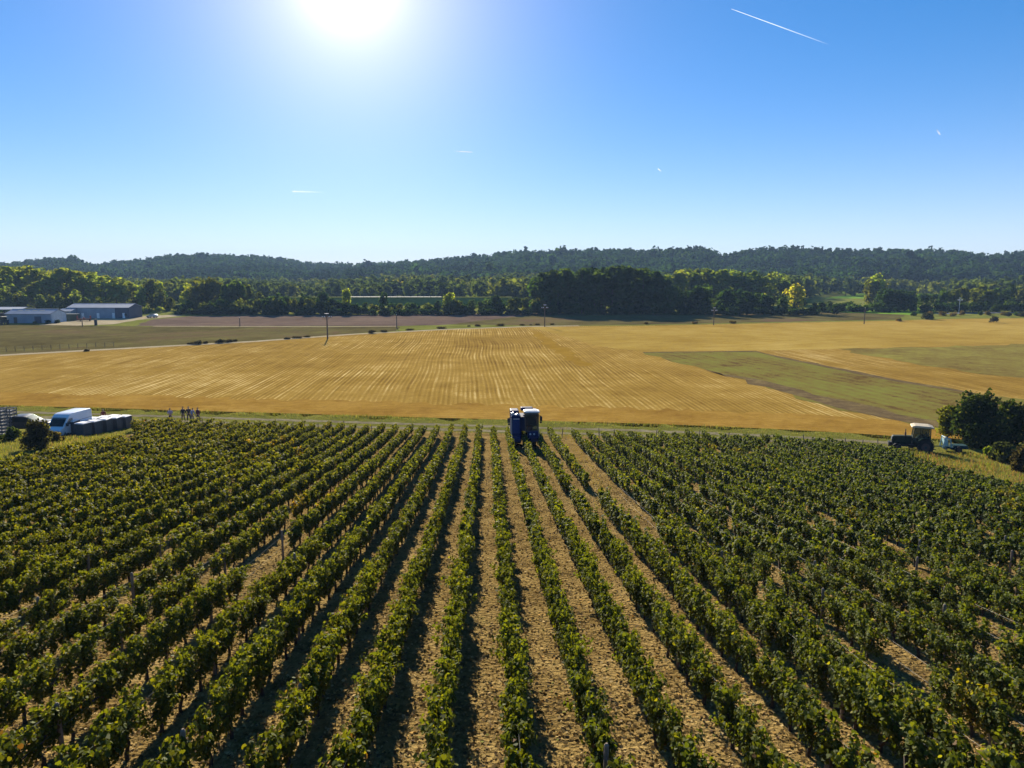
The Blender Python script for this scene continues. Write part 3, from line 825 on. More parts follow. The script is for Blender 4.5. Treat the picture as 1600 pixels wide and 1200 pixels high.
# the poplar plantation at the left, behind the sheds
lp = [(-60, 414), (0, 415), (50, 418), (100, 420), (160, 428), (205, 438), (222, 450)]
belt(15, [(a, b + 32) for a, b in lp], 318, 330, "tall", [(0.09, 0.12, 0.028), OL, (0.13, 0.16, 0.034)], "mid green tree in the front row of the left wood behind the sheds", "front trees of the left wood", 0.25, name="broadleaf_tree")
belt(26, lp, 345, 372, "poplar", [(0.15, 0.185, 0.036), (0.17, 0.2, 0.038)], "yellow green poplar in the dense plantation behind the sheds", "poplars behind the sheds", 0.06, name="poplar_tree", wide=1.5)
belt(26, lp, 380, 420, "poplar", [(0.17, 0.2, 0.036), (0.19, 0.215, 0.038)], "yellow green poplar at the back of the plantation behind the sheds", "poplars at the back of the shed plantation", 0.05, name="poplar_tree", wide=1.6)
belt(9, [(212, 455), (240, 438), (256, 450), (275, 470)], 330, 350, ("tall", "round"), [OL, MG, YG], "olive green tree at the right end of the left wood", "trees at the right end of the left wood", 0.2, name="broadleaf_tree", wide=0.9)
# mixed clump left of centre
belt(16, [(283, 452), (315, 433), (345, 431), (372, 440), (400, 455), (425, 468)], 325, 350, ("tall", "round"), [BR, OL, MG, YG], "olive and brown tinted tree in the clump left of centre", "mixed clump left of centre", 0.22, name="broadleaf_tree")
# hedgerow along the far edge of the ploughed strip
belt(30, [(275, 470), (320, 470), (400, 463), (470, 462), (540, 468)], 302, 316, ("round", "bush"), [DG, MG, OL], "dark hedgerow tree on the left half of the far field edge", "left hedgerow trees", 0.3, name="hedge_tree", wide=0.95)
belt(26, [(540, 472), (600, 474), (640, 472), (700, 470), (760, 466), (850, 462)], 304, 318, ("round", "bush"), [MG, DG, OL], "bushy hedgerow tree right of centre of the ploughed strip edge", "middle hedgerow trees", 0.3, name="hedge_tree", wide=0.95)
for px_, tp, k, wd, lab in ((508, 455, "round", 0.9, "tall dark round tree behind the utility pole"), (542, 452, "round", 0.7, "pale green round tree left of the bright embankment strip"), (600, 457, "tall", 0.9, "slim dark tree cutting the bright embankment strip"), (703, 457, "round", 0.9, "pointed bushy tree right of the bright embankment strip"), (776, 460, "round", 0.9, "dark round tree left of the poplar block")):
    y = 312; tree(k, (px_ - 800) / F * (y * CP + CAM_H * SP), y, top_h(tp, y), DG if "dark" in lab else YG, lab, None, "hedge_tree", wide=wd)
belt(44, [(275, 483), (400, 481), (540, 480), (700, 481), (850, 482)], 299, 304, "bush", [DG, (0.024, 0.044, 0.015)], "dark undergrowth bush closing the foot of the hedgerow", "undergrowth of the hedgerow", 0.25, name="bush", cat="bush", wide=1.3)
# tall dark poplar block in the middle
cp = [(838, 428), (860, 422), (900, 419), (950, 417), (1000, 418), (1025, 424), (1045, 436)]
belt(22, cp, 312, 322, "poplar", [(0.044, 0.068, 0.02), (0.03, 0.054, 0.016), MG], "tall dark poplar in the front rank of the central block", "front rank of the central poplars", 0.06, name="poplar_tree", wide=1.35)
belt(20, cp, 326, 350, "poplar", [DG, MG], "tall dark poplar in the rear ranks of the central block", "rear ranks of the central poplars", 0.05, name="poplar_tree", wide=1.5)
belt(14, [(835, 468), (900, 474), (1000, 474), (1050, 470)], 303, 309, "bush", [DG, MG], "low dark bush at the foot of the central poplars", "bushes at the foot of the central poplars", 0.3, name="bush", cat="bush")
# light green stand right of the block, dark trees in front
belt(22, [(1032, 430), (1060, 420), (1110, 419), (1180, 424), (1230, 430)], 372, 420, ("poplar", "tall"), [(0.14, 0.175, 0.034), (0.11, 0.145, 0.03), (0.09, 0.125, 0.028)], "light green tree standing behind the dark front trees right of the poplar block", "light green stand right of the poplars", 0.08, name="broadleaf_tree", wide=1.35)
belt(22, [(1040, 446), (1100, 446), (1160, 448), (1215, 462), (1310, 470)], 300, 322, ("round", "tall"), [DG, DG, MG], "dark tree in the front line right of the poplar block", "dark front line right of the poplars", 0.2, name="broadleaf_tree", wide=1.05)
y = 318; tree("tall", (1240 - 800) / F * (y * CP + CAM_H * SP), y, top_h(443, y), YE, "bright yellow tree rising above the dark front line", None, "broadleaf_tree", wide=1.1)
# right hand wood
belt(22, [(1045, 480), (1150, 478), (1280, 478)], 298, 304, "bush", [DG, MG], "dark undergrowth bush under the front trees right of the poplar block", "undergrowth right of the poplars", 0.25, name="bush", cat="bush", wide=1.2)
belt(14, [(1272, 472), (1330, 470), (1388, 469)], 322, 334, "bush", [DG, MG], "dark bush in the low line below the bright meadow", "low dark bushes below the meadow", 0.2, name="bush", cat="bush", wide=1.1)
belt(9, [(1375, 452), (1400, 450), (1425, 458)], 330, 345, "round", [DG, (0.028, 0.05, 0.02)], "dark round tree in the pair left of the white pole", "dark pair left of the white pole", 0.1, name="broadleaf_tree")
belt(28, [(1425, 462), (1470, 452), (1520, 446), (1560, 446), (1620, 440), (1700, 440)], 330, 368, ("round", "tall"), [MG, DG, OL], "mid green tree in the wood along the right edge", "wood along the right edge", 0.2, name="broadleaf_tree", wide=1.05)
belt(8, [(1355, 434), (1366, 428), (1378, 436)], 395, 405, "tall", [YG, (0.12, 0.13, 0.03)], "pale yellow green tree behind the bright meadow", "pale trees behind the meadow", 0.15, name="broadleaf_tree", wide=0.9)
belt(26, [(1372, 476), (1450, 474), (1520, 470), (1700, 470)], 318, 330, "bush", [DG, MG], "dark undergrowth bush along the foot of the right wood", "undergrowth of the right wood", 0.3, name="bush", cat="bush")
belt(9, [(1415, 486), (1440, 484), (1475, 488), (1500, 487), (1550, 485), (1600, 488)], 292, 300, "bush", [OL, MG, BR], "grey green roadside bush behind the right end of the stubble", "roadside bushes at the right", 0.25, name="bush", cat="bush")
tree("bush", P0(1450, 499).x, P0(1450, 499).y, 3.0, (0.045, 0.047, 0.027), "dark bush on the far edge of the stubble, right side", None, "bush", "bush", 1.2)
tree("bush", P0(1552, 504).x, P0(1552, 504).y, 2.4, (0.05, 0.04, 0.03), "lone small dark bush standing in the stubble at far right", None, "bush", "bush", 0.9)
belt(5, [(1570, 490), (1610, 489), (1650, 489)], 285, 290, "bush", [(0.05, 0.05, 0.028)], "dark clipped hedge bush at the far right by the road", "dark bushes by the road", 0.2, name="bush", cat="bush", wide=1.2)
# scrub along the pale track
for px_, py_, h, w, lab in ((298, 538, 1.0, 1.3, "first"), (310, 538, 1.3, 1.4, "second"), (322, 537, 0.9, 1.2, "third"), (344, 536, 1.3, 1.5, "fourth"), (358, 535, 1.2, 1.3, "fifth"), (368, 534, 0.9, 1.2, "sixth"), (448, 530, 0.8, 1.6, "seventh"), (465, 528.5, 1.0, 1.9, "eighth"), (480, 527, 0.9, 1.6, "ninth"), (582, 521, 1.4, 1.4, "tenth"), (600, 519, 1.0, 1.6, "eleventh"), (640, 516, 0.9, 2.2, "twelfth"), (690, 513.5, 1.0, 2.4, "thirteenth"), (135, 549, 0.8, 1.1, "one")):
    p = P0(px_, py_)
    tree("bush", p.x, p.y, h * 0.75, (0.05, 0.042, 0.024), "dark low scrub bush on the far side of the pale track" if lab != "one" else "small lone scrub bush by the pale track at far left", "scrub along the pale track" if lab != "one" else None, "bush", "bush", w * 1.5)
for px_, h in ((1010, 0.9), (1085, 1.1), (1145, 1.3), (1405, 1.2)):
    p = P0(px_, 507 - (px_ - 1000) * 0.012)
    tree("bush", p.x, p.y, h, (0.1, 0.07, 0.03), "small dry brown shrub on the far boundary of the stubble", "dry shrubs on the far boundary", "bush", "bush", 1.6)
for px_ in range(715, 860, 16):
    if random.random() < 0.35: continue
    p = P0(px_ + random.uniform(-7, 7), 510.5 - (px_ - 715) * 0.02)
    tree("bush", p.x, p.y, random.uniform(0.4, 0.9), (0.08, 0.06, 0.03), "dry weedy shrub where the pale track ends", "dry shrubs where the pale track ends", "bush", "bush", 2.4)
# shed corner greenery
for px_, py_, h, c in ((228, 490, 3.5, MG), (250, 489, 3.0, YG), (262, 487, 2.5, MG), (285, 491, 3.5, DG), (205, 492, 3.0, MG), (90, 505, 1.4, DG), (75, 506, 1.6, DG), (55, 507, 1.2, MG)):
    p = P0(px_, py_); tree("bush", p.x, p.y, h, c, "green bush beside the shed yard", "bushes beside the shed yard", "bush", "bush", 1.0)

# near bushes: their own denser crowns
def near_bush(name, label, loc, h, wide, col, n, size, seed, lobes=16, group=None, flat=1.0):
    st = np.random.default_rng(seed)
    C, N_ = [], []
    for i in range(lobes):
        a = st.uniform(0, 6.28); t = st.uniform(0, 1)
        rr = wide * math.sqrt(max(0.08, 1 - t * t)) * st.uniform(0.2, 0.8); lr = h * st.uniform(0.16, 0.27)
        ctr = np.array([math.cos(a) * rr, math.sin(a) * rr * flat, lr * 0.6 + t * (h - 1.5 * lr)])
        m = n // lobes
        d = st.normal(0, 1, (m, 3)); d /= np.linalg.norm(d, axis=1, keepdims=True)
        C.append(ctr + d * lr * st.uniform(0.5, 1.12, (m, 1))); N_.append(d * 0.7 + st.normal(0, 0.6, (m, 3)) + (0, 0, .3))
        sh = st.normal(0, 1, (6, 3)); sh[:, 2] = abs(sh[:, 2]) + 0.6; sh /= np.linalg.norm(sh, axis=1, keepdims=True)   # twigs sticking out
        for q in sh:
            tt = st.uniform(0.9, 1.5, (14, 1)); C.append(ctr + q * lr * tt + st.normal(0, 0.05, (14, 3))); N_.append(st.normal(0, 1, (14, 3)) + (0, 0, .4))
    c, nn = np.concatenate(C), np.concatenate(N_)
    c[:, 2] = np.maximum(c[:, 2], 0.05)
    vv, ff, kk = blades(c, nn, st.uniform(0.7, 1.3, len(c)) * size, LEAF, fold=-0.2)
    cc = np.asarray(col) * st.uniform(0.65, 1.35, (len(kk), 1))
    yl_ = st.uniform(0, 1, len(kk)) < 0.04; cc[yl_] = np.array([0.16, 0.15, 0.03])
    e = empty(name, loc, 0, label, "bush", group)
    link("crown", np_mesh("crown", vv, ff, kk, cc), M_tree, e)
    m = MB()
    for j in range(7):
        a = random.uniform(0, 6.28); q = Vector((math.cos(a) * wide * 0.5, math.sin(a) * wide * 0.5, h * random.uniform(0.5, 0.8)))
        mid = q * 0.5 + Vector((0, 0, h * 0.1)); m.cyl((0, 0, -0.1), mid, 0.07, 0.045, 6); m.cyl(mid, q, 0.045, 0.015, 5)
    m.build("trunk", M_trunk, e)
    return e
def gpt(px_, py_): return at(px_, py_)
near_bush("bush", "big dark green bush right of the old tractor", (P0(1535, 702).x, P0(1535, 702).y + 1.0, 0), 5.7, 2.5, (0.026, 0.042, 0.014), 9000, 0.24, 1)
near_bush("bush", "dark bush at the right edge behind the big bush", (P0(1592, 704).x, P0(1592, 704).y + 2.0, 0), 4.6, 2.3, (0.028, 0.044, 0.015), 6500, 0.24, 2)
near_bush("bush", "yellow green shrub tucked against the left side of the big bush", (P0(1503, 694).x, P0(1503, 694).y + 2.6, 0), 3.6, 0.7, (0.12, 0.13, 0.02), 1800, 0.2, 3)
gb = gpt(1562, 722); near_bush("bush", "low grey green scrub in front of the big bush", gb, 1.7, 1.7, (0.045, 0.055, 0.025), 3200, 0.17, 4)
gb = gpt(1598, 738); near_bush("bush", "tangled brownish scrub at the right edge below the dark bushes", gb, 2.2, 1.5, (0.05, 0.042, 0.024), 3000, 0.17, 5)
gb = gpt(1545, 716); near_bush("bush", "small bright green sprout in front of the big bush", gb, 1.0, 0.6, (0.15, 0.2, 0.03), 600, 0.14, 6)
gb = gpt(62, 704); near_bush("bush", "dark bush growing in front of the pickup and the van", gb, 2.6, 1.1, (0.05, 0.048, 0.024), 3600, 0.16, 7)
gb = gpt(20, 690); near_bush("bush", "low green shrub in front of the dark pickup", gb, 1.2, 1.0, (0.05, 0.07, 0.02), 1200, 0.15, 8)
gb = gpt(88, 692); near_bush("bush", "ragged thin shrub left of the grape bins", gb, 1.0, 1.0, (0.09, 0.07, 0.03), 900, 0.13, 9)

# ------------------------------------------------------------------ hills, and the forest that covers them
sky_px = [(-500, 405), (-100, 403), (0, 407), (60, 403), (110, 401), (150, 409), (180, 405), (230, 403), (260, 399), (300, 397), (340, 398), (400, 399), (450, 402), (490, 406), (560, 406), (620, 405), (660, 403), (700, 401), (760, 398), (800, 395), (850, 395), (920, 393), (1000, 394), (1060, 392), (1100, 392), (1140, 397), (1160, 394), (1210, 391), (1300, 393), (1400, 393), (1500, 394), (1540, 399), (1560, 398), (1600, 394), (1800, 392), (2200, 398)]
ridge_r = [(-500, 1250), (0, 1200), (150, 1250), (300, 1250), (480, 1400), (600, 1300), (800, 1150), (1100, 1000), (1300, 950), (1600, 950), (2200, 1000)]
def hill_h(x, y):
    x, y = np.asarray(x, float), np.asarray(y, float)
    col = 800 + F * x / np.maximum(y, 1) / 1.0 * (1 / CP)
    R_ = np.interp(col, [p[0] for p in ridge_r], [p[1] for p in ridge_r])
    sp = np.interp(col, [p[0] for p in sky_px], [p[1] for p in sky_px])
    cy = (600 - sp) / F
    tane = (-SP + cy * CP) / (CP + cy * SP)
    top = CAM_H + tane * R_ - 12.5 - (sp - 398.5) / F * R_ * 0.7        # crowns of several heights fill the dips, so the ground dips further
    y0 = np.interp(col, [-500, 0, 500, 700, 1000, 2200], [850, 850, 800, 760, 640, 620])
    t = np.clip((y - y0) / (R_ - y0), 0, 1)
    rise = t ** 0.9 * (1 - 0.12 * np.sin(t * math.pi))
    q = np.c_[(x / 150.0).ravel(), (y / 260.0).ravel()]
    gul = (vnoise(q, 31).reshape(x.shape) - 0.5) * 16 * np.sin(np.clip(t, 0, 1) * math.pi) ** 0.8
    back = np.clip((y - R_) / 500.0, 0, 1)
    return np.maximum(0, top * rise + gul) * (1 - 0.5 * back)
hx = np.linspace(-1900, 1900, 150); hy = np.linspace(600, 1900, 90)
HX, HY = np.meshgrid(hx, hy); HZ = hill_h(HX, HY) - 0.5
HZ[0, :] = -0.5
I = np.arange(HX.size).reshape(HX.shape)
Q = np.stack([I[:-1, :-1], I[:-1, 1:], I[1:, 1:], I[1:, :-1]], -1).reshape(-1, 4)
me = np_mesh("hills", np.c_[HX.ravel(), HY.ravel(), HZ.ravel()], Q.ravel(), np.full(len(Q), 4))
for p in me.polygons: p.use_smooth = True
tag(link("hills", me, M_hill), "long low wooded hills along the horizon", None, None, "structure")

def forest():
    C, N_, S, K = [], [], [], []
    lib = []
    for v in range(10):
        c, n = crown_pts("round" if v < 7 else "tall", 95 if v < 7 else 90)
        lib.append((c, n))
    def plant(x, y, z, h, col, wide=1.0):
        for i in range(len(x)):
            c, n = lib[rng.integers(10)]
            a = rng.uniform(0, 6.28); ca, sa = math.cos(a), math.sin(a)
            w = h[i] * wide * rng.uniform(0.9, 1.25)
            cc = np.c_[(c[:, 0] * ca - c[:, 1] * sa) * w, (c[:, 0] * sa + c[:, 1] * ca) * w, c[:, 2] * h[i]] + (x[i], y[i], z[i])
            nn = np.c_[n[:, 0] * ca - n[:, 1] * sa, n[:, 0] * sa + n[:, 1] * ca, n[:, 2]]
            C.append(cc); N_.append(nn); S.append(rng.uniform(0.75, 1.3, len(c)) * h[i] * 0.165)
            K.append(np.asarray(col[i]) * rng.uniform(0.8, 1.2, (len(c), 1)))
    # hill forest
    n = 15000
    y = rng.uniform(620, 1480, n); x = rng.uniform(-0.86, 0.86, n) * y
    z = hill_h(x, y)
    colp = 800 + F * x / y
    R_ = np.interp(colp, [p[0] for p in ridge_r], [p[1] for p in ridge_r])
    ok = (y < R_ + 60) & ((z > 2.0)) & (rng.uniform(0, 1, n) < np.clip(y / 1000, 0.5, 1) * 0.95)
    x, y, z = x[ok], y[ok], z[ok]
    m = len(x); v = vnoise(np.c_[x / 60, y / 60], 41)[:, None]
    col = np.array([0.013, 0.03, 0.013]) * (0.4 + 1.3 * v) * np.where(rng.uniform(0, 1, (m, 1)) < 0.06, (1.9, 1.5, 1.0), (1, 1, 1))
    plant(x, y, z, rng.uniform(10.0, 17.0, m) * (1 + 0.45 * (rng.uniform(0, 1, m) < 0.012)), col)
    # valley wood between the tree lines and the hills, in stands of differing height and colour
    n = 3300
    y = rng.uniform(425, 800, n) ; x = rng.uniform(-0.9, 0.9, n) * y
    colp = 800 + F * x / y
    dens = np.interp(colp, [0, 230, 280, 560, 700, 1030, 1250, 1330, 1480, 1600], [.9, .9, .8, .95, .95, 1, 1, .9, 1, 1])
    ok = (rng.uniform(0, 1, n) < dens) & (y > np.interp(colp, [0, 300, 380, 700, 760, 1240, 1280, 1480, 1500], [425, 425, 470, 470, 440, 440, 540, 540, 430]))
    x, y, colp = x[ok], y[ok], colp[ok]; m = len(x)
    v = vnoise(np.c_[x / 45, y / 70], 51); w = vnoise(np.c_[x / 30, y / 60], 61)[:, None]
    h = 9 + 8.5 * v + rng.uniform(-1.5, 1.5, m)
    h *= np.interp(colp, [250, 330, 480, 560, 640, 720, 800, 1030, 1250, 1600], [.8, .85, .75, .85, 1.0, .95, 1.1, 1.05, .95, .95])
    col = np.where(w > 0.7, np.array([[0.085, 0.1, 0.024]]), np.where(w > 0.42, np.array([[0.05, 0.07, 0.022]]), np.array([[0.032, 0.05, 0.018]])))
    yb = rng.uniform(0, 1, m) < np.interp(colp, [500, 590, 680, 760, 850], [.0, .06, .06, .05, .01]); col[yb] = (0.16, 0.145, 0.025)
    plant(x, y, np.zeros(m), h, col)
    c, nn, s, k = (np.concatenate(a) for a in (C, N_, S, K))
    vv, ff, kk = blades(c, nn, s, CLUMP, fold=-0.15)
    me = np_mesh("distant_forest", vv, ff, kk, k)
    return tag(link("distant_forest", me, M_tree), "blue green forest covering the valley floor and the hills on the horizon", "forest", None, "stuff")
forest()

# ------------------------------------------------------------------ haze: the air of the valley
m, N, L = new_mat("haze_air")
out = N.new("ShaderNodeOutputMaterial"); pv = N.new("ShaderNodeVolumePrincipled")
pv.inputs['Color'].default_value = (0.42, 0.64, 1.0, 1); pv.inputs['Density'].default_value = 0.00014; pv.inputs['Anisotropy'].default_value = 0.0
L.new(pv.outputs[0], out.inputs['Volume'])
hz = MB().box((0, 1250, 47), (5200, 3500, 98)).build("haze", m)
tag(hz, "thin blue valley haze", "haze", None, "stuff")
hz.display_type = 'WIRE'

# ================================================================== SHEDS, POLES, EMBANKMENT
M_clad = plain("pale_blue_cladding", (0.27, 0.31, 0.37), 0.7, var=0.12, scale=0.4)
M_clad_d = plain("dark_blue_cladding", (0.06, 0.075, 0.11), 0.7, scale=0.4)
M_roof = plain("zinc_roof", (0.3, 0.33, 0.38), 0.6, 0.2, scale=0.5)
M_white = plain("white_paint", (0.75, 0.76, 0.78), 0.4, var=0.06, scale=2, coat=0.3)
M_dark = plain("dark_steel", (0.035, 0.037, 0.042), 0.6, scale=3)
M_black = plain("black_rubber", (0.018, 0.018, 0.019), 0.9, scale=8, bump=0.3)
M_green_d = plain("dark_green_paint", (0.02, 0.045, 0.035), 0.5, scale=2)
M_cream = plain("cream_paint", (0.5, 0.42, 0.28), 0.5, scale=2)
M_red = plain("dull_red_paint", (0.2, 0.03, 0.025), 0.5, scale=2)
M_grey = plain("grey_plastic", (0.16, 0.165, 0.18), 0.6, scale=3)
M_glass = glass_mat("dark_glass")
def XZ(px_, py_, Y): return (px_ - 800) / F * (Y * CP + CAM_H * SP)
def shed(name, label, px0, px1, py_base, wall_h, depth, rise, wall_m, doors, extra=None):
    b = at(px0, py_base, 0.0); Y = b.y; x0 = b.x; x1 = at(px1, py_base, 0.0).x
    w = x1 - x0
    e = empty(name, ((x0 + x1) / 2, Y + depth / 2, 0), 0, label, "shed")
    hw, hd = w / 2, depth / 2
    m = MB()
    m.prism([(-hd, 0), (hd, 0), (hd, wall_h), (0, wall_h + rise), (-hd, wall_h)], 'x', -hw, hw)
    for i in range(int(w / 0.9)):                  # cladding ribs
        m.box((-hw + 0.45 + i * 0.9, -hd - 0.03, wall_h / 2), (0.08, 0.06, wall_h - 0.1))
    m.build("wall", wall_m, e)
    m = MB()
    for s in (-1, 1):
        L_ = math.hypot(hd + 0.4, rise); a = math.atan2(rise, hd)
        m.box((0, s * (hd + 0.35) / 2, wall_h + rise / 2 + 0.04), (w + 0.6, L_, 0.1), (-s * a, 0, 0))
    m.box((0, 0, wall_h + rise + 0.12), (w + 0.6, 0.5, 0.08))
    rf = m.build("roof", M_roof, e)
    for dx, dw, dh, mat in doors:
        d = MB().box((x_at(dx, Y) - (x0 + x1) / 2, -hd - 0.09, dh / 2), (dw, 0.1, dh), bev=0.02).build("door", mat, e)
        MB().box((x_at(dx, Y) - (x0 + x1) / 2 + dw * 0.35, -hd - 0.16, 1.0), (0.08, 0.05, 0.14)).build("handle", M_dark, d)
    return e, rf, (w, hd, wall_h, rise)
def x_at(px_, Y): return (px_ - 800) / F * (Y * CP + CAM_H * SP)
e, rf, (w, hd, wh, rs) = shed("farm_shed", "long blue grey shed with white doors in front of the left wood", 107, 202, 497.5, 4.2, 10, 1.3, M_clad,
     [(130, 1.0, 2.1, M_white), (154, 1.0, 2.1, M_white), (178, 1.0, 2.1, M_white), (194, 1.0, 2.1, M_white)])
MB().box((w / 2 - 2.6, -hd - 0.07, 2.1), (5.4, 0.12, 4.15)).build("wall", M_clad_d, e)["label"] = "dark blue end section of the front wall"
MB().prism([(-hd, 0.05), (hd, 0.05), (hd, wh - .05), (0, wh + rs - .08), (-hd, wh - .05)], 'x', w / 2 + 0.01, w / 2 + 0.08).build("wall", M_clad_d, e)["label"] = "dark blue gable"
MB().box((w / 2 - 1.2, -hd - 0.16, 1.5), (1.0, 0.06, 0.8)).build("window", M_glass, e)
e, rf, (w, hd, wh, rs) = shed("farm_shed", "lower pale blue shed with skylights and a white gable door", 10, 80, 505, 3.3, 9, 1.4, M_clad, [(60, 2.4, 2.4, M_clad_d), (25, 1.2, 2.1, M_dark)])
for i in range(4): MB().box((-4.5 + i * 2.6, -hd * 0.35, wh + rs * 0.66 + 0.12), (1.9, 1.1, 0.06), (math.atan2(rs, hd), 0, 0)).build("skylight", M_cream, rf)
MB().prism([(-hd + .3, 0.05), (hd - .3, 0.05), (hd - .3, wh - .05), (0, wh + rs - .25), (-hd + .3, wh - .05)], 'x', w / 2 + 0.01, w / 2 + 0.08).build("door", plain("pale_door", (0.45, 0.52, 0.58), 0.6, scale=1), e)["label"] = "wide pale gable door"
shed("farm_shed", "small link shed between the two blue sheds", 92, 112, 498.5, 3.0, 6, 0.8, M_clad, [])
# open barn at the left edge
b = at(0, 500, 0); e = empty("open_barn", (b.x - 4, b.y + 4, 0), 0, "dark open sided barn at the left edge behind the pale shed", "barn")
m = MB()
for x in (-12, -6, 0, 6, 12):
    for y in (-4, 4): m.box((x, y, 2.0), (0.25, 0.25, 4.0))
m.build("frame", M_dark, e)
m = MB()
for s in (-1, 1): m.box((0, s * 2.2, 4.35), (25, 4.7, 0.12), (-s * 0.16, 0, 0))
m.build("roof", M_roof, e)
m = MB()
for i in range(9): m.box((-10.5 + i * 2.6, 0.5, 1.2), (2.2, 3.0, 2.4), bev=0.15)
m.build("stored_bales", plain("dark_tarpaulin", (0.03, 0.03, 0.035), 0.6, scale=1), e)
# container
b = at(109, 501, 0); e = empty("container", (b.x, b.y + 1, 0), 0, "dark green storage container between the sheds", "container")
m = MB().box((0, 0, 1.3), (5.4, 2.4, 2.4), bev=0.04)
for i in range(17): m.box((-2.5 + i * 0.31, -1.22, 1.3), (0.14, 0.06, 2.2))
m.build("body", M_green_d, e); MB().box((0, 0, 0.06), (5.4, 2.3, 0.12)).build("base_rail", M_dark, e)
# cultivator by the yard
b = at(131, 502.5, 0); e = empty("cultivator", (b.x, b.y, 0), 0.2, "red and grey folded cultivator parked in the shed yard", "farm machine")
m = MB().box((0, 0, 0.9), (4.6, 0.18, 0.18)).box((0, 0.8, 0.9), (4.6, 0.18, 0.18)).box((0, 0.4, 1.2), (0.4, 1.6, 0.3)).cyl((0, 0, 1.2), (0, -0.6, 1.9), 0.08).cyl((0, .8, 1.2), (0, -0.6, 1.9), 0.06)
m.box((-2.2, .4, 1.5), (.2, 1.0, 1.2)).box((2.2, .4, 1.5), (.2, 1.0, 1.2)); m.build("frame", M_red, e)
m = MB()
for i in range(11):
    for y in (0, 0.8): m.tube([(-2.2 + i * .44, y, .85), (-2.2 + i * .44, y + .3, .5), (-2.2 + i * .44, y + .05, 0.02)], 0.035, 5)
m.build("tine", M_dark, e)["kind"] = "stuff"
for s in (-1, 1): MB().lathe([(.1, -.12), (.38, -.12), (.42, 0), (.38, .12), (.1, .12)], (s * 1.6, 1.3, .42), 'x').build("wheel", M_black, e)
# posts of the yard
b = at(150, 508.5, 0); MBp = MB().box((0, 0, 1.0), (0.7, 0.7, 2.0), bev=0.05).box((0, 0, 2.05), (0.85, 0.85, 0.14), bev=0.02)
o = MBp.build("gate_pillar", M_dark); o.location = (b.x, b.y, 0); tag(o, "dark square gate pillar at the edge of the shed yard", "pillar")
b = at(129, 510.5, 0); o = MB().cyl((0, 0, -.2), (0, 0, 2.2), 0.16, 0.13).box((0, 0, 2.25), (.3, .3, .1)).build("gate_post", M_post); o.location = (b.x, b.y, 0); tag(o, "thin wooden gate post left of the gate pillar", "post")

# utility poles
M_pole = plain("pole_wood", (0.11, 0.085, 0.065), 0.9, scale=3, bump=0.3)
M_conc = plain("pale_concrete", (0.45, 0.44, 0.42), 0.85, scale=3)
M_ins = plain("white_insulator", (0.8, 0.8, 0.78), 0.25, var=0.03, coat=0.5)
def pole(px_, pyb, pyt, arm, label, mat=None, r=0.14):
    b = at(px_, pyb, 0); h = top_h(pyt, b.y)
    e = empty("utility_pole", b, R(8), label, "utility pole")
    MB().cyl((0, 0, -0.4), (0, 0, h), r * 1.25, r * 0.8, 10).build("mast", mat or M_pole, e)
    m = MB(); ins = MB()
    if arm:
        m.box((0, -0.16, h - 1.05), (arm, 0.14, 0.16)); m.cyl((-arm * .3, -.16, h - 1.05), (0, -.16, h - 1.6), 0.03, 0.03, 6); m.cyl((arm * .3, -.16, h - 1.05), (0, -.16, h - 1.6), 0.03, 0.03, 6)
        m.build("crossarm", mat or M_pole, e)
        for x in (-arm / 2 + .1, -arm / 4, arm / 4, arm / 2 - .1):
            MB().lathe([(.03, 0), (.12, .05), (.13, .14), (.08, .2), (.1, .27), (.03, .34)], (x, -.16, h - .97), 'z', 10).build("insulator", M_ins, e)
        m2 = MB().box((0, -.16, h + .02), (arm * .45, .16, .16), bev=.03); m2.build("insulator_head", M_ins, e)
    else:
        MB().lathe([(.03, 0), (.1, .05), (.1, .2), (.03, .26)], (0, 0, h), 'z', 10).build("insulator", M_ins, e)
pole(512, 529.5, 490, 2.6, "tall dark utility pole with crossarm on the pale track", r=0.17)
pole(620, 513, 492.5, 0, "thin dark pole at the end of the ploughed strip")
pole(375, 510, 497, 0, "short thin pole on the far farm path at left")
pole(851, 510.5, 476.5, 2.2, "utility pole with crossarm in front of the dark poplars", r=0.15)
pole(1115, 508, 481, 2.0, "utility pole with small crossarm on the far edge of the stubble")
pole(1350, 506.5, 481.5, 0, "thin leaning dark pole at the right part of the far field edge")
pole(1498, 489, 465.5, 2.4, "pale concrete pole with white crossarm in front of the right wood", M_conc)
# wire fence left of the pale track
M_fence = plain("fence_wood", (0.13, 0.1, 0.075), 0.9, scale=5)
e = empty("wire_fence", (0, 0, 0), 0, "low wire fence with thin posts along the far left of the pale track", "fence")
P_ = [at(-60 + i * 14, 557 - (i * 14) * 0.048 - 4, 0) for i in range(18)]
for p in P_: MB().cyl((p.x, p.y, -.2), (p.x, p.y, 1.15), 0.06, 0.05, 6).build("post", M_fence, e)
m = MB()
for h in (.4, .75, 1.05): m.tube([(p.x, p.y, h) for p in P_], 0.008, 4)
m.build("wire", M_wire, e)
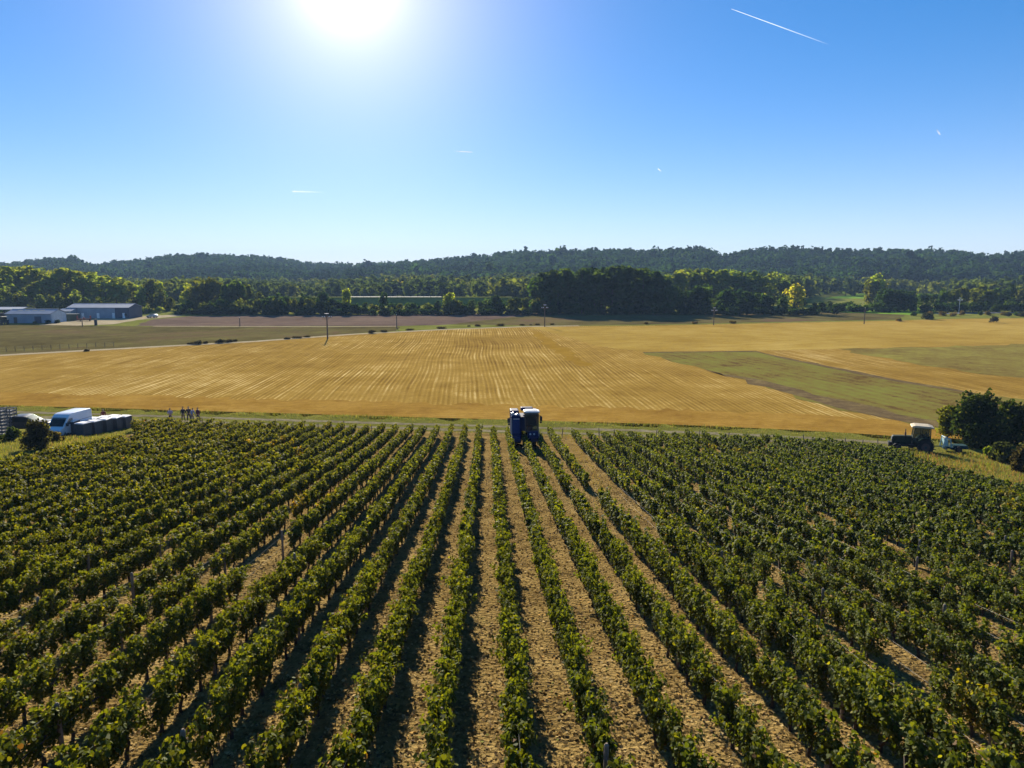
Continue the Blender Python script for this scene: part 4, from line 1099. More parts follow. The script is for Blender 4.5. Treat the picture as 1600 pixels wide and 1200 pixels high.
# railway-like embankment with the glinting strip
Yk = 400.0
m = MB().prism([(-9, -0.1), (9, -0.1), (4, 4.2), (-4, 4.2)], 'x', x_at(420, Yk), x_at(800, Yk))
o = m.build("embankment", M_grass); o.location = (0, Yk, 0); tag(o, "dark grassy embankment behind the hedgerow", kind="structure")
M_shine = plain("worn_asphalt", (0.16, 0.155, 0.15), 0.8, 0.0, var=0.35, scale=0.06, spec=0.12)
m = MB().box((x_at(615, Yk), Yk, 4.28), (x_at(690, Yk) - x_at(540, Yk), 5.0, 0.12))
tag(m.build("road", M_shine), "pale strip of road glinting on the embankment", kind="structure")
e = empty("guard_rail", (x_at(612, Yk), Yk - 3.6, 4.2), 0, "long low guard rail on the embankment behind the hedgerow", "guard rail")
wd_ = x_at(690, Yk) - x_at(535, Yk)
MB().box((0, 0, .62), (wd_, .1, .2), bev=.03).build("rail", plain("weathered_rail", (0.3, 0.29, 0.27), 0.9, spec=0.0), e)
for i in range(15): MB().box((-wd_ / 2 + (i + .5) * wd_ / 15, .1, .3), (.14, .14, .7)).build("post", M_dark, e)

# ================================================================== VEHICLES
def wheel_parts(parent, c, r, w, rim_r, mat_rim, lugs=0, name="wheel", axis='x'):
    """a wheel as a part with its tyre and rim as sub-parts"""
    hub = MB().lathe([(0.02, -w * .52), (rim_r * .32, -w * .52), (rim_r * .32, w * .52), (0.02, w * .52)], (0, 0, 0), axis, 14).build(name, M_dark, parent)
    hub.location = c
    t = MB().lathe([(rim_r * .98, -w * .42), (r * .86, -w * .5), (r * .97, -w * .4), (r, -w * .2), (r, w * .2), (r * .97, w * .4), (r * .86, w * .5), (rim_r * .98, w * .42)], (0, 0, 0), axis, 30)
    for i in range(lugs):
        a = 2 * math.pi * i / lugs
        for s in (-1, 1):
            aa = a + (0.5 if s > 0 else 0) * 2 * math.pi / lugs
            u, v = math.cos(aa) * r, math.sin(aa) * r
            p = (s * w * .22, u, v) if axis == 'x' else (u, s * w * .22, v)
            rot = (aa, 0, s * 0.0) if axis == 'x' else (0, -aa, 0)
            sz = (w * .46, .05, .09) if axis == 'x' else (.05, w * .46, .09)
            t.box(p, sz, rot)
    t.build("tyre", M_black, hub)
    MB().lathe([(rim_r, -w * .44), (rim_r, -w * .3), (rim_r * .8, -w * .2), (rim_r * .35, -w * .12), (rim_r * .35, w * .12), (rim_r * .8, w * .2), (rim_r, w * .3), (rim_r, w * .44)], (0, 0, 0), axis, 24).build("rim", mat_rim, hub)
    return hub
def heading(dx, dy): return math.atan2(dy, dx)

# --- white van
M_vanw = plain("white_van_paint", (0.72, 0.74, 0.78), 0.32, var=0.05, scale=1.5, coat=0.5)
M_lamp = plain("lamp_glass", (0.5, 0.5, 0.5), 0.15, var=0.1, coat=0.8)
M_amber = plain("amber_glass", (0.5, 0.2, 0.03), 0.2, coat=0.6)
b = at(109, 678)
e = empty("parked_van", (b.x, b.y, float(ground_z(b.x, b.y))), heading(-0.1, -1.0), "white high roofed van parked beside the dark grape bins", "van")
e.scale = (.9, .9, .9)
prof = [(2.68, .38), (2.74, .62), (2.68, .98), (2.45, 1.16), (2.02, 1.3), (1.28, 2.2), (.92, 2.5), (.4, 2.6), (-2.5, 2.6), (-2.68, 2.45), (-2.72, .42), (-1.95, .36), (-1.9, .62), (-1.7, .78), (-1.4, .78), (-1.2, .62), (-1.15, .36), (1.25, .36), (1.3, .62), (1.5, .78), (1.8, .78), (2.0, .62), (2.05, .38)]
MB().prism(prof, 'y', -.99, .99, 0.07).build("body", M_vanw, e, True)
m = MB(); a = math.atan2(.9, -.74)
m.prism([(2.0, 1.36), (2.05, 1.33), (1.33, 2.2), (1.29, 2.18)], 'y', -.84, .84); m.build("windscreen", M_glass, e)
for s in (-1, 1):
    MB().prism([(1.72, 1.42), (1.2, 2.06), (.62, 2.06), (.62, 1.42)], 'y', s * 1.0 - .012, s * 1.0 + .012).build("side_window", M_glass, e)
    d = MB().prism([(1.9, .5), (1.9, 1.36), (1.25, 2.14), (.52, 2.14), (.52, .5)], 'y', s * .992 - .006, s * .992 + .006).build("door", M_vanw, e)
    MB().box((.68, s * 1.02, 1.22), (.2, .04, .05)).build("handle", M_dark, d)
    MB().box((1.75, s * 1.18, 1.5), (.16, .24, .36), bev=.03).build("mirror", M_dark, e)
    MB().box((2.66, s * .72, .86), (.12, .34, .24), bev=.03).build("headlight", M_lamp, e)
    for x in (1.65, -1.55): wheel_parts(e, (x, s * .82, .34), .34, .24, .2, M_grey, axis='y')
    MB().box((-1.0, s * 1.0, 1.6), (3.0, .02, .04)).build("side_rail", M_grey, e)
MB().box((2.7, 0, .48), (.16, 1.9, .28), bev=.04).build("bumper", M_grey, e)
MB().box((2.7, 0, .84), (.1, .9, .16), bev=.02).build("grille", M_dark, e)
# --- dark pickup
M_car = plain("dark_car_paint", (0.022, 0.024, 0.03), 0.4, var=0.1, scale=1.5, coat=0.15)
def car(label, cat, loc, hd_, paint, pickup=True, name="parked_car"):
    e = empty(name, loc, hd_, label, cat)
    if pickup:
        prof = [(2.55, .45), (2.6, .8), (2.5, 1.05), (1.35, 1.16), (.55, 1.68), (.2, 1.76), (-.75, 1.76), (-1.0, 1.66), (-1.1, 1.18), (-2.55, 1.14), (-2.6, .5)]
    else:
        prof = [(2.05, .4), (2.1, .7), (1.95, .9), (1.05, 1.0), (.35, 1.44), (-1.0, 1.5), (-1.7, 1.32), (-2.0, .95), (-2.05, .4)]
    MB().prism(prof, 'y', -.9, .9, .09).build("body", paint, e, True)
    x1, z1, x2, z2 = (1.28, 1.2, .56, 1.68) if pickup else (1.0, 1.03, .38, 1.42)
    MB().prism([(x1, z1), (x1 + .05, z1), (x2 + .05, z2 + .02), (x2, z2 + .02)], 'y', -.74, .74).build("windscreen", M_glass, e)
    for s in (-1, 1):
        sw = [(1.05, 1.2), (.5, 1.62), (-.85, 1.66), (-.98, 1.22)] if pickup else [(.8, 1.04), (.3, 1.38), (-1.0, 1.42), (-1.5, 1.05)]
        MB().prism(sw, 'y', s * .905 - .012, s * .905 + .012).build("side_window", M_glass, e)
        MB().box((x1 - .25, s * 1.0, z1 + .05), (.14, .2, .16), bev=.03).build("mirror", paint, e)
        MB().box((prof[1][0] - .08, s * .66, prof[1][1]), (.14, .34, .16), bev=.03).build("headlight", M_lamp, e)
        for x in ((1.6, -1.6) if pickup else (1.3, -1.25)): wheel_parts(e, (x, s * .8, .36), .36, .24, .22, M_grey, axis='y')
    return e
b = at(40, 675)
car("dark grey pickup parked behind the crate stacks, nose to the white van", "pickup truck", (b.x, b.y, float(ground_z(b.x, b.y))), heading(0.97, 0.2), M_car, name="pickup_truck").scale = (1.05, 1.05, 1.05)
b = at(238, 496.5, 0)
car("pale small car parked at the right end of the shed yard", "car", (b.x, b.y, 0), heading(-1, .1), plain("silver_paint", (.5, .5, .5), .3, .2, coat=.6), False)

# --- grape bins
M_bin = plain("dark_bin_plastic", (0.06, 0.063, 0.075), 0.55, scale=3)
M_lid = plain("white_bin_cover", (0.72, 0.72, 0.74), 0.5, var=0.06, scale=3)
def grape_bin(label, group):
    e = empty("grape_bin", (0, 0, 0), 0, label, "bin", group)
    m = MB().box((0, 0, .74), (1.2, 1.2, 1.18), bev=.05)
    for i in range(5):
        m.box((0, 0, .28 + i * .24), (1.26, 1.26, .06), bev=.015)
    for s in (-1, 1):
        for t in (-1, 1): m.box((s * .58, t * .58, .74), (.14, .14, 1.2), bev=.03)
    m.build("body", M_bin, e)
    m = MB()
    for y in (-.5, 0, .5): m.box((0, y, .08), (1.15, .14, .16))
    m.build("base", M_bin, e)
    MB().box((0, 0, 1.37), (1.24, 1.24, .07), bev=.03).box((0, 0, 1.42), (1.0, 1.0, .06), bev=.025).build("lid", M_lid, e)
    return e
pA, pB = at(131, 681), at(191, 670.5)
dv = (pB - pA); L_ = dv.length; dv.normalize(); nv = Vector((-dv.y, dv.x, 0))
proto = None
for rr in range(2):
    for i in range(5):
        lab = ("dark ribbed grape bin with white cover in the front row beside the van" if rr == 0 else "dark grape bin with white cover in the rear row beside the van")
        if rr == 0 and i == 4: lab = "dark grape bin with white cover at the right end of the front row"
        if rr == 0 and i == 0: lab = "dark grape bin with white cover at the left end of the front row"
        grp = f"grape bins in the {'front' if rr == 0 else 'rear'} row"
        if proto is None: o = proto = grape_bin(lab, grp)
        else: o = copy_tree(proto)
        tag(o, lab, "bin", grp)
        p = pA + dv * (L_ * 1.08 * i / 4.0) + nv * (1.8 * rr) + dv * (0.75 * rr)
        o.location = (p.x, p.y, float(ground_z(p.x, p.y))); o.rotation_euler = (0, 0, heading(dv.x, dv.y) + random.uniform(-.14, .14)); o.scale = (.86, .86, random.uniform(.95, 1.1))
# --- stacks of crates at the left edge
M_crate = plain("grey_crate", (0.1, 0.105, 0.12), 0.65, scale=3, var=0.25)
def crate():
    m = MB()
    for s in (-1, 1):
        for z in (.04, .28): m.box((0, s * .48, z), (1.18, .05, .075)); m.box((s * .58, 0, z), (.05, .92, .075))
        for t in (-1, 1): m.box((s * .57, t * .47, .16), (.07, .07, .32))
        for x in (-.3, 0, .3): m.box((x, s * .47, .16), (.05, .04, .3))
    m.box((0, 0, .03), (1.12, .9, .03))
    return m.build("crate", M_crate)
cproto = None
for si, (px_, py_, n, nm) in enumerate(((1, 684, 9, "front stack at the left edge"), (-14, 683, 9, "outer stack at the left edge"), (16, 676, 8, "rear stack beside the pickup"))):
    b = at(px_, py_); rz = random.uniform(-.2, .2)
    for k in range(n):
        o = crate() if cproto is None else cproto.copy()
        if cproto is None: cproto = o
        else: COL.objects.link(o)
        o.location = (b.x + random.uniform(-.03, .03), b.y + random.uniform(-.03, .03), b.z + k * .335); o.rotation_euler = (0, 0, rz + random.uniform(-.03, .03))
        tag(o, ("topmost grey harvest crate" if k == n - 1 else "grey slatted harvest crate") + " of the " + nm, "crate", "crates of the " + nm if k < n - 1 else None)

# --- grape harvester straddling its row, coming towards the camera (local -y is forward)
M_blue = plain("harvester_blue", (0.008, 0.02, 0.08), 0.55, scale=2, spec=0.04)
M_blue_l = plain("harvester_light_blue", (0.012, 0.032, 0.13), 0.5, scale=2, spec=0.1)
M_silver = plain("silver_trim", (0.5, 0.51, 0.53), 0.35, 0.5, scale=3)
hy_ = 68.8
hx_ = row_x(2, hy_)
e = empty("grape_harvester", (hx_, hy_, float(ground_z(hx_, hy_))), ROW_DIR, "tall dark blue grape harvester with white cab roof straddling a vine row", "grape harvester")
e.rotation_euler = (-R(5.5), 0, ROW_DIR); e.scale = (0.93, 0.93, 0.93)
m = MB().prism([(-1.25, 1.0), (-1.4, 1.3), (-1.4, 3.2), (-1.25, 3.42), (-.5, 3.42), (-.36, 3.25), (-.36, 1.0)], 'y', -1.5, 2.9, .06)
m.build("engine_housing", M_blue, e)
MB().prism([(-1.28, 1.55), (-1.28, 3.0), (-.5, 3.0), (-.5, 1.55)], 'y', -1.62, -1.5, .05).build("front_cover", M_blue_l, e)
MB().box((-.85, -1.65, 3.06), (.62, .05, .09)).build("trim_bar", M_silver, e)
MB().tube([(-1.34, -1.62, 1.0), (-1.36, -1.62, 3.1)], .03, 8).build("grab_rail", M_silver, e)
MB().prism([(-1.42, 3.36), (-1.42, 3.66), (-1.15, 3.74), (-1.0, 3.5), (-.7, 3.6), (-.5, 3.46), (-.36, 3.4)], 'y', -1.2, -.9, .02).build("headboard", M_silver, e)
m = MB().prism([(.35, 1.0), (.35, 1.7), (.5, 1.85), (1.35, 1.85), (1.42, 1.6), (1.42, 1.0)], 'y', -2.25, -.6, .06); m.build("cab_base", M_blue, e)
MB().prism([(.05, 1.85), (-.02, 3.5), (.1, 3.72), (1.36, 3.72), (1.44, 3.5), (1.38, 1.85)], 'y', -2.15, -.55, .05).build("cab", M_glass, e)
fr = MB()
for x0, x1_ in ((.05, 0.0), (1.38, 1.43)):
    for y in (-2.16, -.55): fr.tube([(x0, y, 1.85), (x1_, y, 3.6)], .045, 8)
fr.box((.72, -2.17, 1.86), (1.36, .07, .1)).box((.72, -2.17, 3.62), (1.4, .07, .14)); fr.build("cab_frame", M_dark, e)
MB().box((.72, -1.35, 3.84), (1.62, 1.95, .2), bev=.07).box((.72, -1.35, 3.96), (1.2, 1.4, .1), bev=.04).build("cab_roof", M_lid, e)
s_ = MB().box((.72, -1.1, 2.25), (.5, .5, .14), bev=.05).box((.72, -.82, 2.65), (.48, .12, .8), bev=.05); s_.build("seat", M_black, e)
MB().lathe([(.19, -.015), (.21, 0), (.19, .015)], (.72, -1.72, 2.45), 'z', 18).build("steering_wheel", M_black, e)
for x in (.55, .95): MB().lathe([(.02, 0), (.09, 0), (.1, -.05), (.02, -.06)], (x, -2.28, 1.55), 'y', 14).build("headlight", M_lamp, e)
for x in (-1.05, -.7, .5, .95, 1.2): MB().box((x, -2.2 if x > 0 else -1.66, 1.12), (.22, .07, .12), bev=.02).build("work_light", M_lamp, e)
for s, z, yy in ((1, 3.15, -2.1), (-1, 2.9, -1.5)):
    m = MB().tube([(s * 1.42, yy, z + .3), (s * 1.62, yy - .15, z + .3), (s * 1.64, yy - .15, z + .2)], .025, 6).box((s * 1.66, yy - .15, z), (.28, .1, .5), bev=.04).box((s * 1.64, yy - .15, z - .38), (.22, .1, .2), bev=.03)
    m.build("mirror", M_black, e)
m = MB()                                           # the arch over the row and the picking head
m.box((0, .9, 2.75), (2.6, 4.0, 1.0), bev=.06).box((-.16, -1.0, 2.5), (.44, .5, 1.5), bev=.05)
for s in (-1, 1):
    m.box((s * .62, .6, 1.55), (.5, 3.4, 2.3), bev=.06)
m.build("arch_frame", M_blue, e)
for s in (-1, 1):
    m = MB().box((s * .34, .6, 1.3), (.06, 2.6, 1.6))
    for k in range(9): m.tube([(s * .36, -.6 + k * .3, .7), (s * .2, -.5 + k * .3, .95), (s * .3, -.4 + k * .3, 1.6)], .02, 5)
    m.build("picking_head", M_dark, e)
    m = MB().prism([(s * .45, .75), (s * .45, 1.2), (s * 1.4, 1.2), (s * 1.45, .85), (s * 1.3, .7)], 'y', -2.0, -.9, .04); m.build("fender", M_blue_l, e)
    for y, r in ((-1.35, .56), (1.7, .66)):
        wheel_parts(e, (s * .98, y, r - .06), r, .4, r * .55, M_grey, 14)
    MB().box((s * .98, 1.3, 3.3), (.9, 2.6, 1.0), bev=.1).build("hopper", M_blue, e)
MB().box((.35, .9, 3.9), (1.3, 1.2, .35), bev=.08).build("engine_cowl", M_blue, e)
m = MB()
for k in range(6): m.box((1.5, -1.7, .55 + k * .26), (.06, .4, .04))
m.tube([(1.5, -1.9, .4), (1.5, -1.9, 2.0)], .02, 6).tube([(1.5, -1.5, .4), (1.5, -1.5, 2.0)], .02, 6); m.build("ladder", M_silver, e)

# --- old tractor on the track (local +x is forward)
M_tgreen = plain("old_tractor_paint", (0.014, 0.028, 0.022), 0.7, scale=3, var=0.3, spec=0.12)
M_rim = plain("rusty_rim", (0.1, 0.05, 0.045), 0.7, scale=5, var=0.3)
M_tglass = glass_mat("cab_glass", (0.05, 0.06, 0.06), 0.3)
def make_tractor(label, loc, hd_):
    e = empty("farm_tractor", loc, hd_, label, "tractor")
    MB().prism([(.3, .85), (.3, 1.62), (.5, 1.66), (2.15, 1.56), (2.25, 1.45), (2.25, .8), (1.9, .74)], 'y', -.33, .33, .05).build("hood", M_tgreen, e)
    MB().box((.4, 0, .72), (3.4, .42, .42), bev=.05).box((1.75, 0, .52), (.22, 1.2, .16)).box((-1.0, 0, .8), (.5, 1.3, .4), bev=.06).build("chassis", M_dark, e)
    MB().box((2.27, 0, 1.12), (.05, .5, .6), bev=.02).build("grille", M_dark, e)
    m = MB()
    for k in range(6): m.box((2.42, -.3 + k * .12, .68), (.34, .1, .42), bev=.02)
    m.build("front_weight", M_dark, e)
    for s in (-1, 1): MB().lathe([(.02, 0), (.09, 0), (.09, .05), (.02, .06)], (2.24, s * .24, 1.3), 'x', 12).build("headlight", M_lamp, e)
    MB().cyl((.95, .2, 1.6), (.95, .2, 2.0), .09, .09, 12).cyl((.95, .2, 2.0), (.95, .2, 2.34), .05, .05, 10).build("exhaust", M_rim, e)
    m = MB().box((-.62, 0, 1.2), (1.75, 1.36, .36), bev=.05).box((-1.42, 0, 1.45), (.12, 1.36, .5)).box((.24, 0, 1.5), (.08, 1.2, .4)); m.build("cab_base", M_tgreen, e)
    m = MB()
    for s in (-1, 1):
        m.tube([(.28, s * .62, 1.3), (.1, s * .64, 2.62)], .045, 8).tube([(-.62, s * .66, 1.3), (-.62, s * .66, 2.62)], .04, 8).tube([(-1.48, s * .64, 1.3), (-1.42, s * .64, 2.62)], .045, 8)
        m.tube([(.12, s * .64, 2.6), (-1.44, s * .64, 2.6)], .04, 8).tube([(-.62, s * .66, 1.75), (-1.46, s * .64, 1.75)], .035, 8)
    m.build("cab_frame", M_tgreen, e)
    for s in (-1, 1):
        MB().prism([(.26, 1.42), (.12, 2.58), (-.6, 2.58), (-.6, 1.42)], 'y', s * .645 - .008, s * .645 + .008).build("side_window", M_tglass, e)
        MB().prism([(-.66, 1.78), (-.66, 2.58), (-1.42, 2.58), (-1.46, 1.78)], 'y', s * .645 - .008, s * .645 + .008).build("rear_side_window", M_tglass, e)
        MB().prism([(-.66, 1.4), (-.66, 1.74), (-1.46, 1.74), (-1.46, 1.4)], 'y', s * .66 - .02, s * .66 + .02).build("side_panel", M_tgreen, e)
        pr = [(-1.0 + math.cos(a) * r_, .8 + math.sin(a) * r_) for a, r_ in [(math.pi * (.02 + .8 * i / 12), .9) for i in range(13)] + [(math.pi * (.82 - .8 * i / 12), .84) for i in range(13)]]
        MB().prism(pr, 'y', s * .9 - .26, s * .9 + .26).build("fender", M_tgreen, e)
        wheel_parts(e, (-1.0, s * .92, .78), .78, .42, .42, M_rim, 20, axis='y')
        wheel_parts(e, (1.75, s * .74, .46), .46, .26, .25, M_rim, 0, axis='y')
        m = MB().box((.35, s * .62, .55), (.5, .3, .05)).box((.35, s * .62, .85), (.5, .3, .05)).tube([(.35, s * .5, .5), (.35, s * .5, 1.2)], .025, 6); m.build("step", M_dark, e)
    MB().prism([(.2, 1.72), (.08, 2.58), (.11, 2.58), (.23, 1.72)], 'y', -.58, .58).build("windscreen", M_tglass, e)
    MB().prism([(-1.75, 2.62), (-1.72, 2.72), (-1.3, 2.82), (.1, 2.84), (.42, 2.74), (.46, 2.62)], 'y', -.78, .78, .04).build("cab_roof", M_cream, e)
    MB().box((-.85, 0, 1.5), (.46, .5, .14), bev=.05).box((-1.08, 0, 1.85), (.12, .48, .6), bev=.05).build("seat", M_black, e)
    MB().lathe([(.18, -.014), (.2, 0), (.18, .014)], (-.2, 0, 1.95), 'z', 18).cyl((-.2, 0, 1.95), (.1, 0, 1.5), .025).build("steering_wheel", M_black, e)
    m = MB()
    for s in (-1, 1): m.tube([(-1.3, s * .35, .55), (-2.1, s * .42, .5)], .04, 8)
    m.tube([(-1.3, 0, 1.1), (-2.0, 0, .95)], .035, 8); m.build("hitch", M_dark, e)
    return e
b = at(1427, 706); b2 = at(1404, 705)
trac = make_tractor("old dark tractor with cream cab roof standing on the dirt track", (b.x, b.y, float(ground_z(b.x, b.y))), heading(-1, .42))
trac.scale = (.9, 1, 1); t2 = copy_tree(trac); b = at(6, 507, 0); t2.location = (b.x, b.y, 0); t2.rotation_euler = (0, 0, 2.5); tag(t2, "far dark tractor parked left of the pale blue shed")

# --- implement behind the tractor
M_teal = plain("teal_paint", (0.01, 0.05, 0.062), 0.7, scale=3, spec=0.1)
M_tealw = plain("pale_blue_paint", (0.3, 0.48, 0.55), 0.6, scale=3)
b = at(1484, 705)
e = empty("towed_implement", (b.x, b.y, float(ground_z(b.x, b.y))), heading(-1, .16), "teal and white towed implement behind the old tractor, half hidden by the bush", "farm implement")
e.scale = (.85, .85, .85)
MB().box((-.4, 0, .5), (2.8, 1.2, .16), bev=.03).box((-.9, 0, .68), (1.6, 1.1, .3), bev=.04).tube([(1.0, 0, .55), (1.9, 0, .55)], .06, 8).build("chassis", M_teal, e)
m = MB()
for s in (-1, 1): m.tube([(.95, s * .5, .55), (.8, s * .5, 1.75), (.25, s * .5, 1.5), (.05, s * .5, .6)], .07, 8)
m.tube([(.8, -.5, 1.75), (.8, .5, 1.75)], .06, 8); m.build("upright_frame", M_tealw, e)
MB().prism([(.75, .7), (.9, 1.6), (.5, 1.45), (.35, .7)], 'y', -.35, .35, .04).build("hopper", M_tealw, e)
MB().cyl((.55, -.3, .35), (.55, .3, .35), .16, .16, 14).build("drum", M_lid, e)
for s in (-1, 1): wheel_parts(e, (-.6, s * .8, .38), .38, .24, .22, M_rim, 0, axis='y')

# ================================================================== PEOPLE
M_skin = plain("skin", (0.42, 0.25, 0.17), 0.6, var=0.06, scale=10)
M_hair = plain("dark_hair", (0.03, 0.02, 0.015), 0.8, scale=20)
M_shoe = plain("dark_shoes", (0.03, 0.025, 0.02), 0.7)
def skin_mesh(verts, edges, name, sub=1):
    me = bpy.data.meshes.new(name)
    me.from_pydata([v[0] for v in verts], edges, [])
    o = bpy.data.objects.new(name, me); COL.objects.link(o)
    md = o.modifiers.new("s", 'SKIN'); md.use_smooth_shade = True
    for i, v in enumerate(verts):
        sv = me.skin_vertices[0].data[i]
        r = v[1]; sv.radius = r if isinstance(r, tuple) else (r, r)
        sv.use_root = (i == 0)
    if sub: o.modifiers.new("d", 'SUBSURF').levels = sub
    dg = bpy.context.evaluated_depsgraph_get()
    ev = bpy.data.meshes.new_from_object(o.evaluated_get(dg))
    ev.name = name
    bpy.data.objects.remove(o); return ev
def person(label, loc, rz, top_col, leg_col, pose, h=1.75, lean=0.0, apart=0.1, long_top=False):
    """local -y is where the person faces"""
    e = empty("person", loc, rz, label, "person")
    e.scale = (h / 1.75 * 1.04,) * 3
    V = Vector
    def L(p):                                      # bend the upper body forward at the hips
        p = V(p)
        if p.z > .95 and lean:
            q = p - V((0, 0, .95)); q.rotate(Euler((lean, 0, 0))); return V((0, 0, .95)) + q
        return p
    A = {}
    for s in (-1, 1):
        sh = V((s * .19, 0, 1.43))
        if pose == "crossed": el, wr = V((s * .27, -.04, 1.16)), V((-s * .06, -.22, 1.20))
        elif pose == "pockets": el, wr = V((s * .30, .05, 1.16)), V((s * .2, -.08, .95))
        elif pose == "back": el, wr = V((s * .28, .12, 1.15)), V((s * .08, .16, .95))
        elif pose == "reach": el, wr = V((s * .24, -.12, 1.18)), V((s * .17, -.34, 1.05))
        else: el, wr = V((s * .25, .02, 1.14)), V((s * .26, -.06, .88))
        A[s] = (sh, el, wr)
    legs = {s: (V((s * .095, 0, .92)), V((s * (.1 + apart * .5), -.03, .49)), V((s * (.1 + apart), .02, .08)), V((s * (.11 + apart * 1.1), -.15, .035))) for s in (-1, 1)}
    verts, edges = [], []
    def add(p, r, parent=None):
        verts.append((tuple(L(p)), r)); i = len(verts) - 1
        if parent is not None: edges.append((parent, i))
        return i
    pel = add((0, 0, .95), (.145, .105)); wa = add((0, 0, 1.12), (.135, .095), pel); ch = add((0, 0, 1.33), (.165, .11), wa); nb = add((0, .01, 1.47), (.07, .06), ch)
    nk = add((0, 0, 1.54), .052, nb); jw = add((0, -.02, 1.6), (.065, .075), nk); hd1 = add((0, -.015, 1.67), (.075, .092), jw); add((0, 0, 1.735), (.055, .065), hd1)
    add((0, -.125, 1.645), .012, hd1)              # nose
    for s in (-1, 1): add((s * .085, .0, 1.655), (.01, .022), hd1)   # ears
    for s in (-1, 1):
        sh, el, wr = A[s]
        i = add(sh, .055, ch); j = add(el, .042, i); k = add(wr, .028, j)
        d = (wr - el).normalized(); pm = add(wr + d * .055, (.036, .02), k); kn = add(wr + d * .095, (.036, .016), pm)
        side = V((0, 0, 1)).cross(d); side = side.normalized() if side.length > .05 else V((0, 1, 0))
        for q, (off, ln) in enumerate(((-.027, .062), (-.009, .075), (.009, .07), (.027, .052))):
            a1 = wr + d * (.105 + ln * .4) + side * off * 1.15 + V((0, -.006, 0)); f = add(a1, .009, kn)
            add(wr + d * (.105 + ln * .85) + side * off * 1.2 + V((0, -.02, -.006)), .008, f)
        th = add(wr + d * .05 + side * .045 + V((0, -.012, 0)), .011, pm); add(wr + d * .085 + side * .06 + V((0, -.022, 0)), .009, th)
        a, b_, c_, t_ = legs[s]
        i = add(a, .085, pel); j = add(b_, .058, i); k = add(c_, .04, j); add(t_, (.04, .028), k)
    link("body", skin_mesh(verts, edges, "body"), M_skin, e)
    tm = plain("top_cloth", top_col, .85, scale=6, var=.15, bump=.2); lm = plain("leg_cloth", leg_col, .85, scale=6, var=.15, bump=.2)
    verts, edges = [], []
    w = add((0, 0, .97 if not long_top else .86), (.165, .125)); w2 = add((0, 0, 1.13), (.16, .12), w); c = add((0, 0, 1.33), (.185, .13), w2); n_ = add((0, .01, 1.455), (.095, .08), c)
    for s in (-1, 1):
        sh, el, wr = A[s]
        i = add(sh, .075, c); j = add(el, .058, i); add(el.lerp(wr, .88), .043, j)
    link("jacket" if long_top else "shirt", skin_mesh(verts, edges, "shirt"), tm, e)
    verts, edges = [], []
    w = add((0, 0, .985), (.155, .118)); w2 = add((0, 0, .9), (.155, .118), w)
    for s in (-1, 1):
        a, b_, c_, t_ = legs[s]
        i = add(a - V((0, 0, .06)), .098, w2); j = add(b_, .075, i); add(c_ + V((0, 0, .04)), .062, j)
    link("trousers", skin_mesh(verts, edges, "trousers"), lm, e)
    for s in (-1, 1):
        verts, edges = [], []
        a, b_, c_, t_ = legs[s]
        i = add(c_ + V((0, .02, -.03)), (.045, .05)); add(c_ + V((0, -.06, -.04)), (.045, .035), i); add(t_ + V((0, -.02, .005)), (.042, .03), i + 1)
        link("shoe", skin_mesh(verts, edges, "shoe"), M_shoe, e)
    verts, edges = [], []
    i = add((0, .035, 1.64), (.082, .08)); j = add((0, .02, 1.71), (.085, .092), i); add((0, -.015, 1.752), (.06, .075), j)
    link("hair", skin_mesh(verts, edges, "hair"), M_hair, e)
    for s in (-1, 1):
        p = L((s * .03, -.103, 1.672)); m = MB(); bmesh.ops.create_icosphere(m.bm, subdivisions=1, radius=.011, matrix=Matrix.Translation(p)); m.build("eye", M_black, e)
    MB().box(L((0, -.1, 1.607)), (.045, .012, .01), bev=.003).build("mouth", M_rim, e)
    return e
def pz(px_, py_):
    b = at(px_, py_, 0); return (b.x, b.y, float(ground_z(b.x, b.y)))
person("person in a lilac shirt and dark jeans standing with arms crossed", pz(267, 661.5), R(15), (0.42, 0.33, 0.42), (0.03, 0.035, 0.06), "crossed", 1.74)
person("person in a dark jacket and olive trousers, second from the left of the standing group", pz(287, 659), R(-10), (0.02, 0.018, 0.03), (0.16, 0.13, 0.06), "pockets", 1.78, long_top=True)
person("person in dark jacket and dark trousers standing left of the pale blue shirt", pz(295.7, 658.7), R(12), (0.018, 0.018, 0.028), (0.03, 0.03, 0.04), "pockets", 1.78, long_top=True)
person("person in a pale blue shirt bending slightly forward beside the dark jackets", pz(300.5, 659.6), R(65), (0.2, 0.28, 0.5), (0.22, 0.2, 0.16), "reach", 1.7, lean=0.28)
person("person in a dark red jacket with legs apart, rightmost of the group", pz(310, 659.5), R(-20), (0.11, 0.02, 0.035), (0.03, 0.03, 0.035), "down", 1.72, apart=0.2, long_top=True)
person("person in red seen only by head and shoulders behind the grape bins", pz(163, 664), R(30), (0.2, 0.03, 0.03), (0.05, 0.05, 0.06), "down", 1.62)

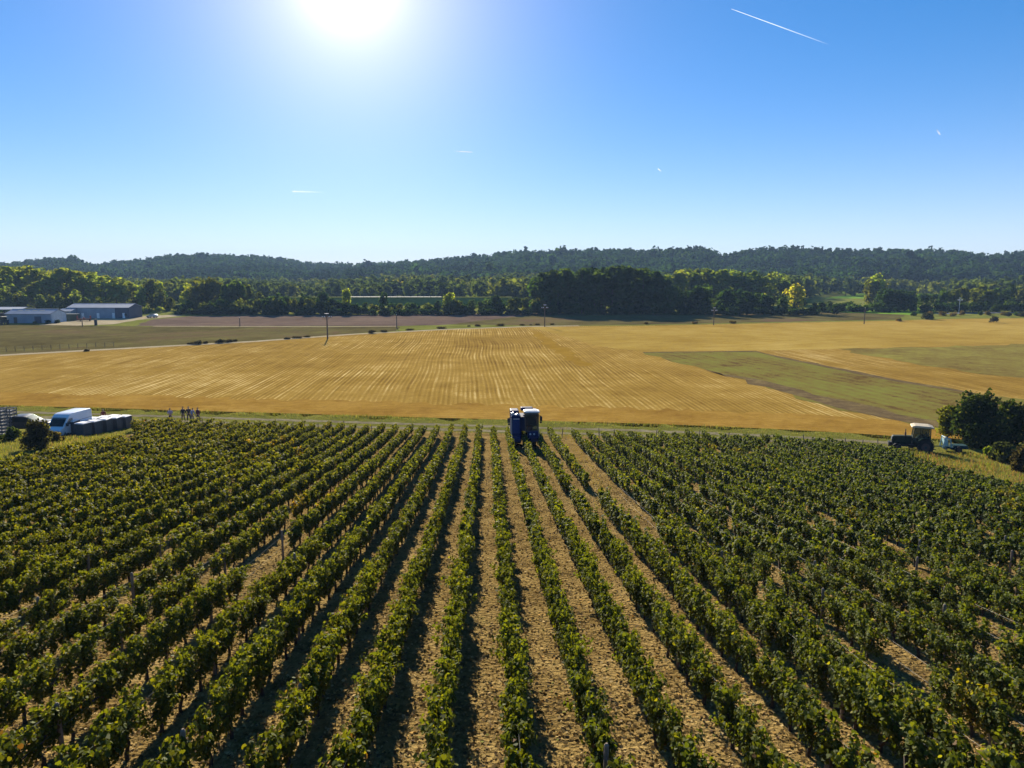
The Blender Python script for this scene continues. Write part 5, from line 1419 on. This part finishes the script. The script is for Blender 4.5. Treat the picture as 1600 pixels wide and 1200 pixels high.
# ================================================================== CONTRAILS
def contrail_mat(name, a0, a1):
    m, N, L = new_mat(name)
    out = N.new("ShaderNodeOutputMaterial"); tc_ = N.new("ShaderNodeTexCoord"); sx = N.new("ShaderNodeSeparateXYZ")
    L.new(tc_.outputs['Generated'], sx.inputs[0])
    mr = N.new("ShaderNodeMapRange"); mr.inputs['To Min'].default_value = a0; mr.inputs['To Max'].default_value = a1
    L.new(sx.outputs['X'], mr.inputs['Value'])
    t = N.new("ShaderNodeBsdfTranslucent"); t.inputs[0].default_value = (.95, .95, .95, 1)
    d = N.new("ShaderNodeBsdfDiffuse"); d.inputs[0].default_value = (.95, .95, .95, 1)
    m1 = N.new("ShaderNodeMixShader"); m1.inputs[0].default_value = .7
    L.new(d.outputs[0], m1.inputs[1]); L.new(t.outputs[0], m1.inputs[2])
    tr = N.new("ShaderNodeBsdfTransparent"); mx = N.new("ShaderNodeMixShader")
    L.new(mr.outputs[0], mx.inputs[0]); L.new(tr.outputs[0], mx.inputs[1]); L.new(m1.outputs[0], mx.inputs[2]); L.new(mx.outputs[0], out.inputs['Surface'])
    return m
def contrail(pa, pb, dist, wa, wb, fa, fb, label, name="contrail", cat="contrail", flat=1.0):
    A, B = ray(*pa).normalized() * dist + Vector((0, 0, CAM_H)), ray(*pb).normalized() * (dist * 1.06) + Vector((0, 0, CAM_H))
    L_ = (B - A).length; seg, rings = 10, 14
    bm = bmesh.new(); R_ = []
    for i in range(rings + 1):
        t = i / rings; r = (wa + (wb - wa) * t) * (math.sin(math.pi * min(1, .08 + t * .9)) ** .35) * random.uniform(.85, 1.15)
        R_.append([bm.verts.new((t * L_, math.cos(a) * r, math.sin(a) * r * flat)) for a in [2 * math.pi * k / seg for k in range(seg)]])
    for P, Q_ in zip(R_[:-1], R_[1:]):
        for k in range(seg): bm.faces.new((P[k], P[(k + 1) % seg], Q_[(k + 1) % seg], Q_[k]))
    bm.faces.new(R_[0]); bm.faces.new(R_[-1][::-1]); bmesh.ops.recalc_face_normals(bm, faces=bm.faces)
    me = bpy.data.meshes.new(name); bm.to_mesh(me); bm.free()
    for p in me.polygons: p.use_smooth = True
    o = link(name, me, contrail_mat(name, fa, fb)); o.location = A
    o.rotation_euler = (B - A).to_track_quat('X', 'Z').to_euler()
    return tag(o, label, cat)
contrail((1143, 14), (1296, 70), 26000, 7, 18, .36, .015, "long thin white contrail high at the upper right, fading towards its lower end")
contrail((738, 237.6), (708, 236.2), 30000, 16, 26, .7, .0, "short level contrail in the pale sky above the middle")
contrail((458, 299), (510, 300.5), 30000, 70, 40, .22, .0, "small flat white cloud wisp low in the sky left of the middle", "cloud_wisp", "cloud", .6)
contrail((1028, 263.5), (1034, 268.5), 30000, 20, 26, .45, .0, "tiny contrail fleck right of the middle of the sky")
contrail((1468.5, 210), (1463, 201), 30000, 28, 26, .4, .0, "short slanting contrail fleck at the far right of the sky")
